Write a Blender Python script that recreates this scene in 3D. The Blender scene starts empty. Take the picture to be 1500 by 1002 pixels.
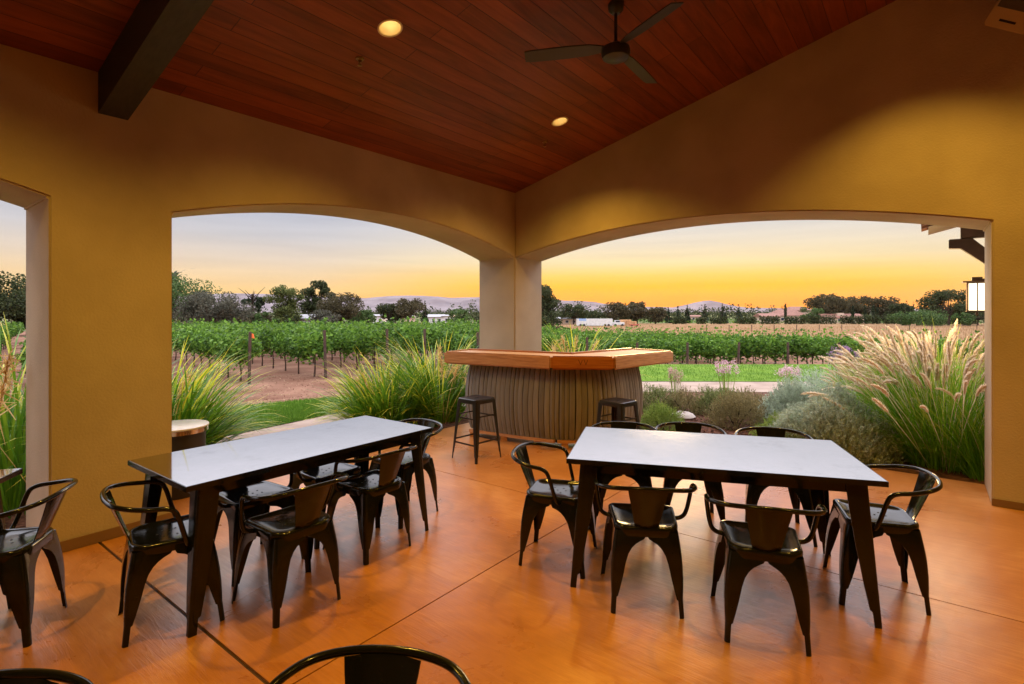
import bpy, bmesh, math, random
import numpy as np
from mathutils import Vector, Matrix
R = math.radians
random.seed(7); rng = np.random.default_rng(7)
scene = bpy.context.scene
COL = scene.collection
F, HY, CX, EYE = 780.0, 457.0, 750.0, 1.6          # focal length and horizon of the photograph, eye height
def gx(px, D): return (px - CX) / F * D
def gz(py, D): return EYE - (py - HY) / F * D

# ------------------------------------------------------------------ helpers
def tag(o, label=None, cat=None, group=None, kind=None):
    if label: o['label'] = label
    if cat: o['category'] = cat
    if group: o['group'] = group
    if kind: o['kind'] = kind
    return o
def empty(name, loc=(0, 0, 0), rz=0.0, label=None, cat=None, group=None):
    o = bpy.data.objects.new(name, None); COL.objects.link(o)
    o.location = loc; o.rotation_euler = (0, 0, rz); o.empty_display_size = 0.1
    return tag(o, label, cat, group)
def link(name, me, mat, parent=None):
    o = bpy.data.objects.new(name, me); COL.objects.link(o)
    if mat is not None and len(me.materials) == 0: me.materials.append(mat)
    if parent is not None: o.parent = parent
    return o
def children(o): return [c for c in bpy.data.objects if c.parent == o]
def copy_thing(o, loc, rz=0.0, scale=1.0, label=None, group=None):
    r = o.copy(); COL.objects.link(r); r.location = loc; r.rotation_euler = (0, 0, rz); r.scale = (scale,) * 3
    if label: r['label'] = label
    if group: r['group'] = group
    for ch in KIDS.get(o.name, []):
        c = ch.copy(); COL.objects.link(c); c.parent = r
        for g in KIDS.get(ch.name, []):
            d = g.copy(); COL.objects.link(d); d.parent = c
    return r
KIDS = {}
def reg(o):                                   # remember a thing's parts before it is copied
    KIDS[o.name] = children(o)
    for c in KIDS[o.name]: KIDS[c.name] = children(c)
    return o

class MB:
    """collects verts and faces of ONE mesh object"""
    def __init__(s): s.v = []; s.f = []; s.r = []
    def add(s, vs, fs, rnd=0.5):
        b = len(s.v); s.v += [tuple(p) for p in vs]
        s.f += [tuple(i + b for i in f) for f in fs]; s.r += [rnd] * len(fs)
        return s
    def box(s, x0, x1, y0, y1, z0, z1, rnd=0.5):
        v = [(x, y, z) for z in (z0, z1) for y in (y0, y1) for x in (x0, x1)]
        return s.add(v, [(0, 2, 3, 1), (4, 5, 7, 6), (0, 1, 5, 4), (2, 6, 7, 3), (0, 4, 6, 2), (1, 3, 7, 5)], rnd)
    def hexa(s, v, rnd=0.5):
        return s.add(v, [(0, 2, 3, 1), (4, 5, 7, 6), (0, 1, 5, 4), (2, 6, 7, 3), (0, 4, 6, 2), (1, 3, 7, 5)], rnd)
    def prism(s, poly, z0, z1, rnd=0.5):       # poly counter-clockwise in x, y
        n = len(poly)
        v = [(p[0], p[1], z0) for p in poly] + [(p[0], p[1], z1) for p in poly]
        f = [tuple(range(n - 1, -1, -1)), tuple(range(n, 2 * n))] + [(i, (i + 1) % n, n + (i + 1) % n, n + i) for i in range(n)]
        return s.add(v, f, rnd)
    def tube(s, pts, rad, n=8, caps=True, rnd=0.5):
        pts = [Vector(p) for p in pts]; m = len(pts)
        rads = rad if isinstance(rad, (list, tuple)) else [rad] * m
        t0 = (pts[1] - pts[0]).normalized()
        a = t0.orthogonal().normalized()
        vs = []
        for i, p in enumerate(pts):
            t = (pts[min(i + 1, m - 1)] - pts[max(i - 1, 0)]).normalized()
            a = (a - t * a.dot(t))
            a = a.normalized() if a.length > 1e-6 else t.orthogonal().normalized()
            b = t.cross(a)
            for k in range(n):
                th = 2 * math.pi * k / n
                vs.append(p + (a * math.cos(th) + b * math.sin(th)) * rads[i])
        fs = [(i * n + k, i * n + (k + 1) % n, (i + 1) * n + (k + 1) % n, (i + 1) * n + k) for i in range(m - 1) for k in range(n)]
        if caps: fs += [tuple(range(n - 1, -1, -1)), tuple(range((m - 1) * n, m * n))]
        return s.add(vs, fs, rnd)
    def lathe(s, prof, c=(0, 0, 0), n=24, rnd=0.5, closed=True):
        vs = [(c[0] + r * math.cos(2 * math.pi * k / n), c[1] + r * math.sin(2 * math.pi * k / n), c[2] + z) for r, z in prof for k in range(n)]
        m = len(prof)
        fs = [(i * n + k, i * n + (k + 1) % n, (i + 1) * n + (k + 1) % n, (i + 1) * n + k) for i in range(m - 1) for k in range(n)]
        if closed: fs += [tuple(range(n - 1, -1, -1)), tuple(range((m - 1) * n, m * n))]
        return s.add(vs, fs, rnd)
    def mesh(s, name, smooth=None, solid=0, bevel=0, recalc=True):
        me = bpy.data.meshes.new(name)
        me.from_pydata(s.v, [], s.f)
        a = me.attributes.new('rnd', 'FLOAT', 'FACE'); a.data.foreach_set('value', s.r)
        if recalc or solid or bevel:
            bm = bmesh.new(); bm.from_mesh(me)
            if recalc: bmesh.ops.recalc_face_normals(bm, faces=bm.faces)
            if solid: bmesh.ops.solidify(bm, geom=bm.faces[:], thickness=solid)
            if bevel:
                es = [e for e in bm.edges if len(e.link_faces) == 2 and e.calc_face_angle(0) > 0.6]
                bmesh.ops.bevel(bm, geom=es, offset=bevel, segments=2, affect='EDGES', clamp_overlap=True)
            bm.to_mesh(me); bm.free()
        if smooth is not None:
            me.polygons.foreach_set('use_smooth', [True] * len(me.polygons))
            me.set_sharp_from_angle(angle=R(smooth))
        return me
    def obj(s, name, mat, parent=None, **k): return link(name, s.mesh(name, **k), mat, parent)

def quad_mesh(name, P, rnd, tt=None, nv=4):
    """P (n, nv, 3) separate polygons -> mesh with a per-face rnd and an optional per-vertex t"""
    n = len(P); me = bpy.data.meshes.new(name)
    me.vertices.add(n * nv); me.vertices.foreach_set('co', np.ascontiguousarray(P, dtype=np.float32).ravel())
    me.loops.add(n * nv); me.loops.foreach_set('vertex_index', np.arange(n * nv, dtype=np.int32))
    me.polygons.add(n); me.polygons.foreach_set('loop_start', np.arange(0, n * nv, nv, dtype=np.int32))
    me.polygons.foreach_set('loop_total', np.full(n, nv, dtype=np.int32)); me.update(calc_edges=True)
    a = me.attributes.new('rnd', 'FLOAT', 'FACE'); a.data.foreach_set('value', np.asarray(rnd, dtype=np.float32))
    if tt is not None:
        a = me.attributes.new('along', 'FLOAT', 'POINT'); a.data.foreach_set('value', np.asarray(tt, dtype=np.float32).ravel())
    return me
def unit(v): return v / np.maximum(np.linalg.norm(v, axis=-1, keepdims=True), 1e-9)
def leaf_quads(C, size, up=0.35, aspect=0.62):
    """one bent-free leaf quad (diamond) round every centre"""
    n = len(C)
    nrm = rng.normal(size=(n, 3)); nrm[:, 2] += up; nrm = unit(nrm)
    a = unit(np.cross(nrm, rng.normal(size=(n, 3)))); b = np.cross(nrm, a)
    s = (size * rng.uniform(0.65, 1.3, n))[:, None] * 0.5
    return np.stack([C - a * s, C - b * s * aspect + a * s * .1, C + a * s, C + b * s * aspect + a * s * .1], 1)
def blades(n, base, az, length, lean, droop, width, seg=5, twist=0.5):
    """arching strips: base (n,3), az, length, lean (initial angle from vertical), droop (added angle to the tip), width -> quads (n*seg,4,3), t"""
    width = width * np.ones(n); ang = lean.copy(); p = base.copy(); out = np.stack([np.cos(az), np.sin(az)], 1)
    side = np.stack([-np.sin(az), np.cos(az), np.zeros(n)], 1)
    tw = rng.normal(0, twist, n)[:, None]
    side = unit(side * np.cos(tw) + np.concatenate([out, np.zeros((n, 1))], 1) * np.sin(tw))
    rows = []
    for i in range(seg + 1):
        t = i / seg
        w = width * (0.55 + 0.9 * t) * (1 - t) ** 0.6 if i < seg else width * 0.02
        rows.append((p - side * w[:, None] / 2, p + side * w[:, None] / 2))
        d = np.stack([np.sin(ang) * out[:, 0], np.sin(ang) * out[:, 1], np.cos(ang)], 1)
        p = p + d * (length / seg)[:, None]
        ang = ang + droop / seg * (0.4 + 1.2 * t)
    Q, T = [], []
    for i in range(seg):
        (a, b), (c, d) = rows[i], rows[i + 1]
        Q.append(np.stack([a, b, d, c], 1)); T.append(np.tile([i / seg, i / seg, (i + 1) / seg, (i + 1) / seg], (n, 1)))
    return np.stack(Q, 1).reshape(-1, 4, 3), np.stack(T, 1).reshape(-1, 4), np.repeat(rng.random(n), seg)

# ------------------------------------------------------------------ materials
def mat(name, base=(.5, .5, .5), rough=.6, metal=0.0, spec=.5, coat=0.0, emit=None, es=0.0):
    m = bpy.data.materials.new(name); m.use_nodes = True
    b = m.node_tree.nodes['Principled BSDF']
    b.inputs['Base Color'].default_value = (*base, 1); b.inputs['Roughness'].default_value = rough
    b.inputs['Metallic'].default_value = metal; b.inputs['Specular IOR Level'].default_value = spec
    b.inputs['Coat Weight'].default_value = coat
    if emit: b.inputs['Emission Color'].default_value = (*emit, 1); b.inputs['Emission Strength'].default_value = es
    return m
def N(m, t, **k):
    n = m.node_tree.nodes.new(t)
    for a, v in k.items():
        if a in n.inputs: n.inputs[a].default_value = v
        else: setattr(n, a, v)
    return n
def L(m, a, b): m.node_tree.links.new(a, b)
def bsdf(m): return m.node_tree.nodes['Principled BSDF']
def ramp(m, fac, stops):
    r = N(m, 'ShaderNodeValToRGB'); e = r.color_ramp.elements
    while len(e) < len(stops): e.new(0.5)
    for i, (p, c) in enumerate(stops): e[i].position = p; e[i].color = (*c, 1)
    L(m, fac, r.inputs['Fac']); return r.outputs['Color']
def noise_mat(name, c1, c2, scale=4, detail=6, rough=.7, bump=0.0, bscale=None, stretch=(1, 1, 1), lo=.35, hi=.65, mid=None, **k):
    m = mat(name, c1, rough, **k)
    tc = N(m, 'ShaderNodeTexCoord'); mp = N(m, 'ShaderNodeMapping'); mp.inputs['Scale'].default_value = stretch
    L(m, tc.outputs['Object'], mp.inputs['Vector'])
    nz = N(m, 'ShaderNodeTexNoise', Scale=scale, Detail=detail); L(m, mp.outputs['Vector'], nz.inputs['Vector'])
    st = [(lo, c1), (hi, c2)] if mid is None else [(lo, c1), ((lo + hi) / 2, mid), (hi, c2)]
    L(m, ramp(m, nz.outputs['Fac'], st), bsdf(m).inputs['Base Color'])
    if bump:
        n2 = N(m, 'ShaderNodeTexNoise', Scale=bscale or scale * 6, Detail=8); L(m, mp.outputs['Vector'], n2.inputs['Vector'])
        bp = N(m, 'ShaderNodeBump', Strength=1.0, Distance=bump); L(m, n2.outputs['Fac'], bp.inputs['Height']); L(m, bp.outputs['Normal'], bsdf(m).inputs['Normal'])
    return m
def leaf_mat(name, c1, c2, trans=.35, rough=.6, tip=None, tip0=.45, obj_var=.0, spec=.12):
    """leaf: colour differs from leaf to leaf (rnd) and, for blades, from foot to tip (along)"""
    m = mat(name, c1, rough, spec=spec); nt = m.node_tree
    at = N(m, 'ShaderNodeAttribute', attribute_name='rnd')
    col = ramp(m, at.outputs['Fac'], [(0, c1), (1, c2)])
    if tip:
        al = N(m, 'ShaderNodeAttribute', attribute_name='along')
        ma = N(m, 'ShaderNodeMath', operation='ADD'); L(m, al.outputs['Fac'], ma.inputs[0])
        mu = N(m, 'ShaderNodeMath', operation='MULTIPLY_ADD'); L(m, at.outputs['Fac'], mu.inputs[0]); mu.inputs[1].default_value = .7; mu.inputs[2].default_value = -.35
        L(m, mu.outputs[0], ma.inputs[1])
        mr = N(m, 'ShaderNodeMapRange', interpolation_type='SMOOTHSTEP'); mr.inputs['From Min'].default_value = tip0; mr.inputs['From Max'].default_value = 1.05
        L(m, ma.outputs[0], mr.inputs['Value'])
        mx = N(m, 'ShaderNodeMix', data_type='RGBA'); L(m, mr.outputs['Result'], mx.inputs['Factor']); L(m, col, mx.inputs[6]); mx.inputs[7].default_value = (*tip, 1)
        col = mx.outputs[2]
    if obj_var:
        oi = N(m, 'ShaderNodeObjectInfo'); hs = N(m, 'ShaderNodeHueSaturation')
        mr = N(m, 'ShaderNodeMapRange'); mr.inputs['To Min'].default_value = 1 - obj_var; mr.inputs['To Max'].default_value = 1 + obj_var
        L(m, oi.outputs['Random'], mr.inputs['Value']); L(m, mr.outputs['Result'], hs.inputs['Value']); L(m, col, hs.inputs['Color']); col = hs.outputs['Color']
    L(m, col, bsdf(m).inputs['Base Color'])
    tr = N(m, 'ShaderNodeBsdfTranslucent'); L(m, col, tr.inputs['Color'])
    ms = N(m, 'ShaderNodeMixShader'); ms.inputs[0].default_value = trans
    L(m, bsdf(m).outputs[0], ms.inputs[1]); L(m, tr.outputs[0], ms.inputs[2])
    L(m, ms.outputs[0], nt.nodes['Material Output'].inputs['Surface'])
    return m

M = {}
M['plaster'] = noise_mat('plaster', (.42, .335, .245), (.50, .405, .30), scale=1.7, detail=10, rough=.85, bump=.003, bscale=60, spec=.2)
M['baseboard'] = mat('baseboard', (.20, .11, .055), .6)
M['beam'] = noise_mat('dark_beam', (.016, .016, .012), (.03, .028, .02), scale=5, stretch=(1, 9, 9), rough=.55)
M['bracket'] = noise_mat('bracket_wood', (.05, .03, .02), (.09, .055, .038), scale=6, rough=.7)
M['tile'] = noise_mat('clay_tile', (.2, .09, .055), (.32, .16, .1), scale=9, rough=.85)
M['black'] = mat('glossy_black_steel', (.008, .0085, .007), .14, spec=.38)
bk = M['black']; tc = N(bk, 'ShaderNodeTexCoord'); nz = N(bk, 'ShaderNodeTexNoise', Scale=14., Detail=5.); L(bk, tc.outputs['Object'], nz.inputs['Vector'])
mr = N(bk, 'ShaderNodeMapRange'); mr.inputs['To Min'].default_value = .08; mr.inputs['To Max'].default_value = .2
n9 = N(bk, 'ShaderNodeTexNoise', Scale=55., Detail=8., Roughness=.75); L(bk, tc.outputs['Object'], n9.inputs['Vector'])
L(bk, ramp(bk, n9.outputs['Fac'], [(.60, (.008, .0085, .007)), (.72, (.03, .027, .022)), (.80, (.09, .08, .07))]), bsdf(bk).inputs['Base Color'])
L(bk, nz.outputs['Fac'], mr.inputs['Value']); L(bk, mr.outputs['Result'], bsdf(bk).inputs['Roughness'])
M['stool_steel'] = mat('gunmetal_steel', (.035, .032, .034), .3, metal=.6)
M['hole'] = mat('hole_black', (.004, .004, .004), .8)
M['rubber'] = mat('rubber', (.012, .012, .012), .7)
# polished table plate: fine scratches and smears in the gloss
M['table_top'] = mat('polished_table_plate', (.60, .60, .64), .12, metal=1.0)
tt = M['table_top']; tc = N(tt, 'ShaderNodeTexCoord'); mp = N(tt, 'ShaderNodeMapping'); mp.inputs['Scale'].default_value = (1, 6, 1); L(tt, tc.outputs['Object'], mp.inputs['Vector'])
nz = N(tt, 'ShaderNodeTexNoise', Scale=7., Detail=9.); L(tt, mp.outputs['Vector'], nz.inputs['Vector'])
mr = N(tt, 'ShaderNodeMapRange'); mr.inputs['To Min'].default_value = .035; mr.inputs['To Max'].default_value = .10; L(tt, nz.outputs['Fac'], mr.inputs['Value']); L(tt, mr.outputs['Result'], bsdf(tt).inputs['Roughness'])
n3 = N(tt, 'ShaderNodeTexNoise', Scale=3., Detail=10., Roughness=.75); L(tt, tc.outputs['Object'], n3.inputs['Vector'])
L(tt, ramp(tt, n3.outputs['Fac'], [(.26, (.40, .40, .415)), (.45, (.53, .53, .545)), (.6, (.56, .555, .575)), (.75, (.62, .615, .625))]), bsdf(tt).inputs['Base Color'])
M['fan'] = mat('fan_bronze', (.06, .068, .068), .35, metal=.5)
M['white_top'] = noise_mat('white_table_top', (.62, .6, .58), (.72, .7, .68), scale=5, rough=.25)
M['chrome'] = mat('chrome_band', (.7, .66, .6), .18, metal=1.0)
M['drum'] = mat('black_drum', (.02, .018, .018), .45)
M['speaker'] = mat('beige_speaker', (.5, .38, .2), .5)
M['grille'] = mat('dark_grille', (.09, .08, .06), .6)
M['brass'] = mat('brass', (.4, .26, .1), .3, metal=1.0)
M['bulb'] = mat('downlight_bulb', (1, .9, .7), .4, emit=(1, .8, .45), es=16.0)
M['can'] = mat('gold_reflector', (.8, .66, .4), .3, metal=.6)
M['lamp_glass'] = mat('lantern_glass', (1, .95, .85), .4, emit=(1, .86, .6), es=1.9)
M['bronze'] = mat('lantern_bronze', (.07, .05, .04), .45, metal=.4)
# wooden bar
def wood(name, c1, c2, c3, stretch=(2.2, 2.2, 26), rough=.38, coat=.25, **k):
    m = noise_mat(name, c1, c3, mid=c2, scale=2.2, detail=9, stretch=stretch, rough=rough, bump=.0008, bscale=5, lo=.3, hi=.72, coat=coat, **k)
    return m
M['bar_light'] = wood('oak_edge', (.36, .15, .055), (.5, .24, .1), (.58, .31, .15))
M['bar_dark'] = wood('amber_edge', (.30, .085, .015), (.40, .13, .025), (.48, .17, .04))
M['bar_top'] = wood('oak_counter', (.5, .27, .12), (.6, .36, .19), (.66, .43, .25), stretch=(1.5, 14, 3), rough=.6, coat=0.0, spec=.25)
M['mark'] = mat('burnt_mark', (.12, .035, .008), .6)
st = M['stave'] = mat('weathered_stave', (.2, .15, .1), .75)
at = N(st, 'ShaderNodeAttribute', attribute_name='rnd'); tc = N(st, 'ShaderNodeTexCoord'); mp = N(st, 'ShaderNodeMapping'); mp.inputs['Scale'].default_value = (28, 28, 1.6); L(st, tc.outputs['Object'], mp.inputs['Vector'])
nz = N(st, 'ShaderNodeTexNoise', Scale=1.0, Detail=8., Roughness=.7); L(st, mp.outputs['Vector'], nz.inputs['Vector'])
ma = N(st, 'ShaderNodeMath', operation='MULTIPLY_ADD'); L(st, at.outputs['Fac'], ma.inputs[0]); ma.inputs[1].default_value = .26; L(st, nz.outputs['Fac'], ma.inputs[2])
L(st, ramp(st, ma.outputs[0], [(.25, (.10, .093, .08)), (.55, (.165, .152, .13)), (.9, (.24, .22, .19))]), bsdf(st).inputs['Base Color'])
bp = N(st, 'ShaderNodeBump', Distance=.003); L(st, nz.outputs['Fac'], bp.inputs['Height']); L(st, bp.outputs['Normal'], bsdf(st).inputs['Normal'])
# ceiling planks: boards along local y (the ridge), each board its own shade
cm = M['ceiling'] = mat('stained_planks', (.2, .05, .015), .42, spec=.4)
tc = N(cm, 'ShaderNodeTexCoord'); sp = N(cm, 'ShaderNodeSeparateXYZ'); L(cm, tc.outputs['Object'], sp.inputs[0])
cb = N(cm, 'ShaderNodeCombineXYZ'); L(cm, sp.outputs['Y'], cb.inputs['X']); L(cm, sp.outputs['X'], cb.inputs['Y'])
br = N(cm, 'ShaderNodeTexBrick', offset=.37, Scale=1.0); br.inputs['Brick Width'].default_value = 3.1; br.inputs['Row Height'].default_value = .142
br.inputs['Mortar Size'].default_value = .003; br.inputs['Color1'].default_value = (0, 0, 0, 1); br.inputs['Color2'].default_value = (1, 1, 1, 1); br.inputs['Mortar'].default_value = (.5, .5, .5, 1)
L(cm, cb.outputs[0], br.inputs['Vector'])
mp = N(cm, 'ShaderNodeMapping'); mp.inputs['Scale'].default_value = (9, .9, 9); L(cm, tc.outputs['Object'], mp.inputs['Vector'])
nz = N(cm, 'ShaderNodeTexNoise', Scale=1.6, Detail=9., Roughness=.62, Distortion=.8); L(cm, mp.outputs['Vector'], nz.inputs['Vector'])
ma = N(cm, 'ShaderNodeMath', operation='MULTIPLY_ADD'); L(cm, br.outputs['Color'], ma.inputs[0]); ma.inputs[1].default_value = .3; L(cm, nz.outputs['Fac'], ma.inputs[2])
col = ramp(cm, ma.outputs[0], [(.3, (.085, .02, .006)), (.6, (.19, .044, .010)), (.95, (.30, .075, .018))])
mx = N(cm, 'ShaderNodeMix', data_type='RGBA'); L(cm, br.outputs['Fac'], mx.inputs['Factor']); L(cm, col, mx.inputs[6]); mx.inputs[7].default_value = (.055, .013, .005, 1)
L(cm, mx.outputs[2], bsdf(cm).inputs['Base Color'])
bp = N(cm, 'ShaderNodeBump', Distance=.004, invert=True); L(cm, br.outputs['Fac'], bp.inputs['Height']); L(cm, bp.outputs['Normal'], bsdf(cm).inputs['Normal'])
# stained concrete floor: mottled acid stain, fine swirls, a soft sheen
fm = M['floor'] = mat('stained_concrete', (.42, .17, .07), .3, spec=.5)
tc = N(fm, 'ShaderNodeTexCoord'); n1 = N(fm, 'ShaderNodeTexNoise', Scale=1.1, Detail=7., Roughness=.6, Distortion=.6); L(fm, tc.outputs['Object'], n1.inputs['Vector'])
mp = N(fm, 'ShaderNodeMapping'); mp.inputs['Scale'].default_value = (3, 34, 1); mp.inputs['Rotation'].default_value = (0, 0, R(20)); L(fm, tc.outputs['Object'], mp.inputs['Vector'])
n2 = N(fm, 'ShaderNodeTexNoise', Scale=1.4, Detail=8., Roughness=.65, Distortion=1.2); L(fm, mp.outputs['Vector'], n2.inputs['Vector'])
ma = N(fm, 'ShaderNodeMath', operation='MULTIPLY_ADD'); L(fm, n2.outputs['Fac'], ma.inputs[0]); ma.inputs[1].default_value = .42
wv = N(fm, 'ShaderNodeTexWave', wave_type='RINGS', rings_direction='Z', Scale=2.6, Distortion=9., Detail=4.); wv.inputs['Detail Scale'].default_value = .55; L(fm, tc.outputs['Object'], wv.inputs['Vector'])
m0 = N(fm, 'ShaderNodeMath', operation='MULTIPLY_ADD'); L(fm, wv.outputs['Fac'], m0.inputs[0]); m0.inputs[1].default_value = .028; L(fm, n1.outputs['Fac'], m0.inputs[2]); L(fm, m0.outputs[0], ma.inputs[2])
L(fm, ramp(fm, ma.outputs[0], [(.42, (.25, .088, .022)), (.60, (.38, .142, .036)), (.76, (.47, .19, .054)), (.95, (.60, .29, .115))]), bsdf(fm).inputs['Base Color'])
mr = N(fm, 'ShaderNodeMapRange'); mr.inputs['To Min'].default_value = .2; mr.inputs['To Max'].default_value = .38; L(fm, n1.outputs['Fac'], mr.inputs['Value']); L(fm, mr.outputs['Result'], bsdf(fm).inputs['Roughness'])
bp = N(fm, 'ShaderNodeBump', Distance=.0015); L(fm, n2.outputs['Fac'], bp.inputs['Height']); L(fm, bp.outputs['Normal'], bsdf(fm).inputs['Normal'])
M['joint'] = mat('joint_filler', (.06, .025, .012), .7)
# grounds
M['dirt'] = noise_mat('vineyard_dirt', (.12, .053, .031), (.24, .128, .082), scale=.55, detail=12, rough=.95, bump=.03, bscale=7, spec=.1, mid=(.165, .083, .052))
M['mulch'] = noise_mat('bark_mulch', (.05, .022, .015), (.16, .075, .05), scale=22, detail=8, rough=.95, bump=.02, bscale=40, spec=.1)
M['path'] = noise_mat('pale_path', (.22, .155, .12), (.30, .22, .175), scale=2.2, detail=8, rough=.85, bump=.003, bscale=60, spec=.2)
M['lawn'] = noise_mat('lawn_turf', (.07, .145, .012), (.13, .22, .022), scale=1.4, detail=10, rough=.9, bump=.02, bscale=80, spec=.1)
M['field'] = noise_mat('dry_field', (.19, .108, .05), (.27, .17, .09), scale=.09, detail=14, rough=1, spec=.05, stretch=(1, 3, 1))
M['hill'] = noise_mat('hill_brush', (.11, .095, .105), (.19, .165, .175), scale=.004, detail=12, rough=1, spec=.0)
# plants
M['grass_long'] = leaf_mat('long_grass', (.06, .18, .012), (.24, .44, .03), tip=(.72, .66, .05), tip0=.72, trans=.45, rough=.3, spec=.4)  # yellowed leaf tips, with the warm lamplight on the blades painted into them
M['seed'] = leaf_mat('seed_head', (.62, .42, .16), (.85, .64, .32), trans=.4, rough=.8)
M['fountain'] = leaf_mat('fountain_grass', (.11, .32, .02), (.30, .60, .05), tip=(.5, .58, .1), tip0=.65, trans=.4)
M['plume'] = leaf_mat('plume', (.90, .78, .62), (1.0, .92, .79), trans=.5, rough=.9)
M['rosemary'] = leaf_mat('rosemary', (.10, .13, .05), (.34, .38, .13), trans=.42)
M['rosemary_brown'] = leaf_mat('brown_rosemary', (.13, .12, .05), (.42, .34, .16), trans=.42)
M['sage'] = leaf_mat('grey_sage', (.27, .33, .25), (.62, .71, .55), trans=.5, rough=.8)
M['lime_shrub'] = leaf_mat('lime_shrub', (.14, .24, .04), (.42, .52, .12), trans=.45)
M['pink'] = leaf_mat('pink_flower', (.6, .34, .42), (.8, .58, .66), trans=.4)
M['purple'] = leaf_mat('purple_flower', (.22, .12, .3), (.42, .28, .48), trans=.35)
M['tan_flower'] = leaf_mat('tan_flower', (.45, .3, .24), (.62, .46, .38), trans=.4)
M['vine'] = leaf_mat('vine_leaf', (.025, .072, .010), (.155, .28, .036), trans=.42, rough=.45, obj_var=.22)
M['vine_wood'] = noise_mat('vine_bark', (.05, .03, .022), (.11, .07, .05), scale=18, rough=.95, spec=.1)
M['post'] = noise_mat('rusty_post', (.045, .024, .017), (.085, .048, .03), scale=12, rough=.85)
M['wire'] = mat('wire', (.5, .46, .42), .4, metal=.7)
M['bark'] = noise_mat('tree_bark', (.035, .026, .02), (.08, .06, .045), scale=5, rough=.95, spec=.1)
M['lf_dark'] = leaf_mat('leaf_dark_oak', (.018, .026, .010), (.065, .08, .028), trans=.3)
M['lf_brown'] = leaf_mat('leaf_brown_oak', (.035, .030, .014), (.10, .085, .04), trans=.3)
M['lf_grey'] = leaf_mat('leaf_grey', (.05, .052, .036), (.12, .115, .08), trans=.3)
M['lf_olive'] = leaf_mat('leaf_olive', (.045, .065, .018), (.15, .17, .05), trans=.3)
M['lf_green'] = leaf_mat('leaf_green', (.03, .065, .018), (.10, .16, .045), trans=.3)
M['lf_conifer'] = leaf_mat('leaf_conifer', (.014, .024, .012), (.045, .062, .028), trans=.15)
M['white_paint'] = noise_mat('white_paint', (.5, .5, .5), (.6, .6, .59), scale=1.2, rough=.5)
M['tan_wall'] = noise_mat('stucco', (.48, .34, .25), (.58, .43, .33), scale=.8, rough=.9)
M['roof_tile'] = noise_mat('terracotta_roof', (.15, .065, .045), (.24, .11, .075), scale=1.5, rough=.85)
M['roof_white'] = noise_mat('metal_roof', (.2, .19, .2), (.28, .27, .28), scale=1, rough=.5)
M['glass_dark'] = mat('dark_pane', (.03, .035, .045), .1)
M['blue'] = mat('blue_print', (.10, .27, .62), .5)
M['red'] = mat('red_paint', (.35, .03, .03), .45)
M['orange'] = mat('orange_tape', (.85, .16, .03), .6)
M['hay'] = noise_mat('hay', (.42, .22, .10), (.6, .36, .18), scale=1.2, detail=8, rough=1, bump=.05, bscale=9)
M['stone'] = noise_mat('white_stone', (.34, .28, .25), (.48, .42, .38), scale=6, rough=.8, bump=.01, bscale=18)
# ------------------------------------------------------------------ camera
cam = bpy.data.cameras.new('camera'); co = bpy.data.objects.new('camera', cam); COL.objects.link(co)
co.location = (0, 0, EYE); co.rotation_euler = (R(90), 0, 0)
cam.sensor_width = 36; cam.lens = F / 1500 * 36; cam.shift_y = -(501 - HY) / 1500; cam.clip_end = 40000; cam.clip_start = .05
scene.camera = co

# ------------------------------------------------------------------ terrain
FAR_X = [-60, -12, -7, -6, -4.47, -3.37, -1.5, 1, 3.2, 10, 20, 60]
FAR_Y = [4, 5, 6.5, 8.2, 9.3, 10.05, 11.8, 15, 16.4, 16.4, 15, 12]
def smooth(t):
    t = np.clip(t, 0, 1); return t * t * (3 - 2 * t)
def terrain(X, D):
    X = np.asarray(X, float); D = np.minimum(np.asarray(D, float), 190.0)
    t = np.maximum(D - np.interp(X, FAR_X, FAR_Y) - .2, 0)
    drop = .35 + .45 * smooth((X + 4) / 7)
    return -.04 - drop * smooth(t / 3.5) - .0155 * np.maximum(t - 2, 0)
def tz(x, y): return float(terrain(x, y))
def ground_at(px, py):
    D = 3.0
    while D < 400:
        if gz(py, D) <= tz(gx(px, D), D): break
        D *= 1.002
    return gx(px, D), D
def sheet(name, xs, ys, m, lift=0.0, keep=None, kind='structure', zfun=None):
    X, Y = np.meshgrid(xs, ys); Z = (zfun or terrain)(X, Y) + lift
    V = np.stack([X, Y, Z], -1).reshape(-1, 3); nx = len(xs); fs = []
    for j in range(len(ys) - 1):
        for i in range(nx - 1):
            if keep is None or keep((xs[i] + xs[i + 1]) / 2, (ys[j] + ys[j + 1]) / 2):
                fs.append((j * nx + i, j * nx + i + 1, (j + 1) * nx + i + 1, (j + 1) * nx + i))
    me = bpy.data.meshes.new(name); me.from_pydata(V.tolist(), [], fs)
    me.polygons.foreach_set('use_smooth', [True] * len(fs))
    return tag(link(name, me, m), kind=kind)
def geo(a, b, n): return list(np.geomspace(a, b, n))
xs = sorted([-x for x in geo(16, 5300, 26)] + list(np.arange(-15, 15.01, .75)) + geo(16, 5300, 26))
ys = [-200, -60, -20, -8, -2] + list(np.arange(0, 26.01, .6)) + geo(27, 190, 26) + geo(200, 6700, 22)
sheet('terrain', xs, ys, M['dirt'])
sheet('meadow', sorted([-x for x in geo(20, 5000, 16)] + [0] + geo(20, 5000, 16)), geo(236, 6600, 24), noise_mat('meadow', (.06, .085, .03), (.16, .15, .07), scale=.02, detail=10, rough=1, spec=.05), .05)
fx = sorted([-x for x in geo(4, 60, 12)] + [0] + geo(4, 400, 34))
sheet('dry_field', fx, geo(46, 238, 40), M['field'], .09, keep=lambda x, y: x / y > -.155)
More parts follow.
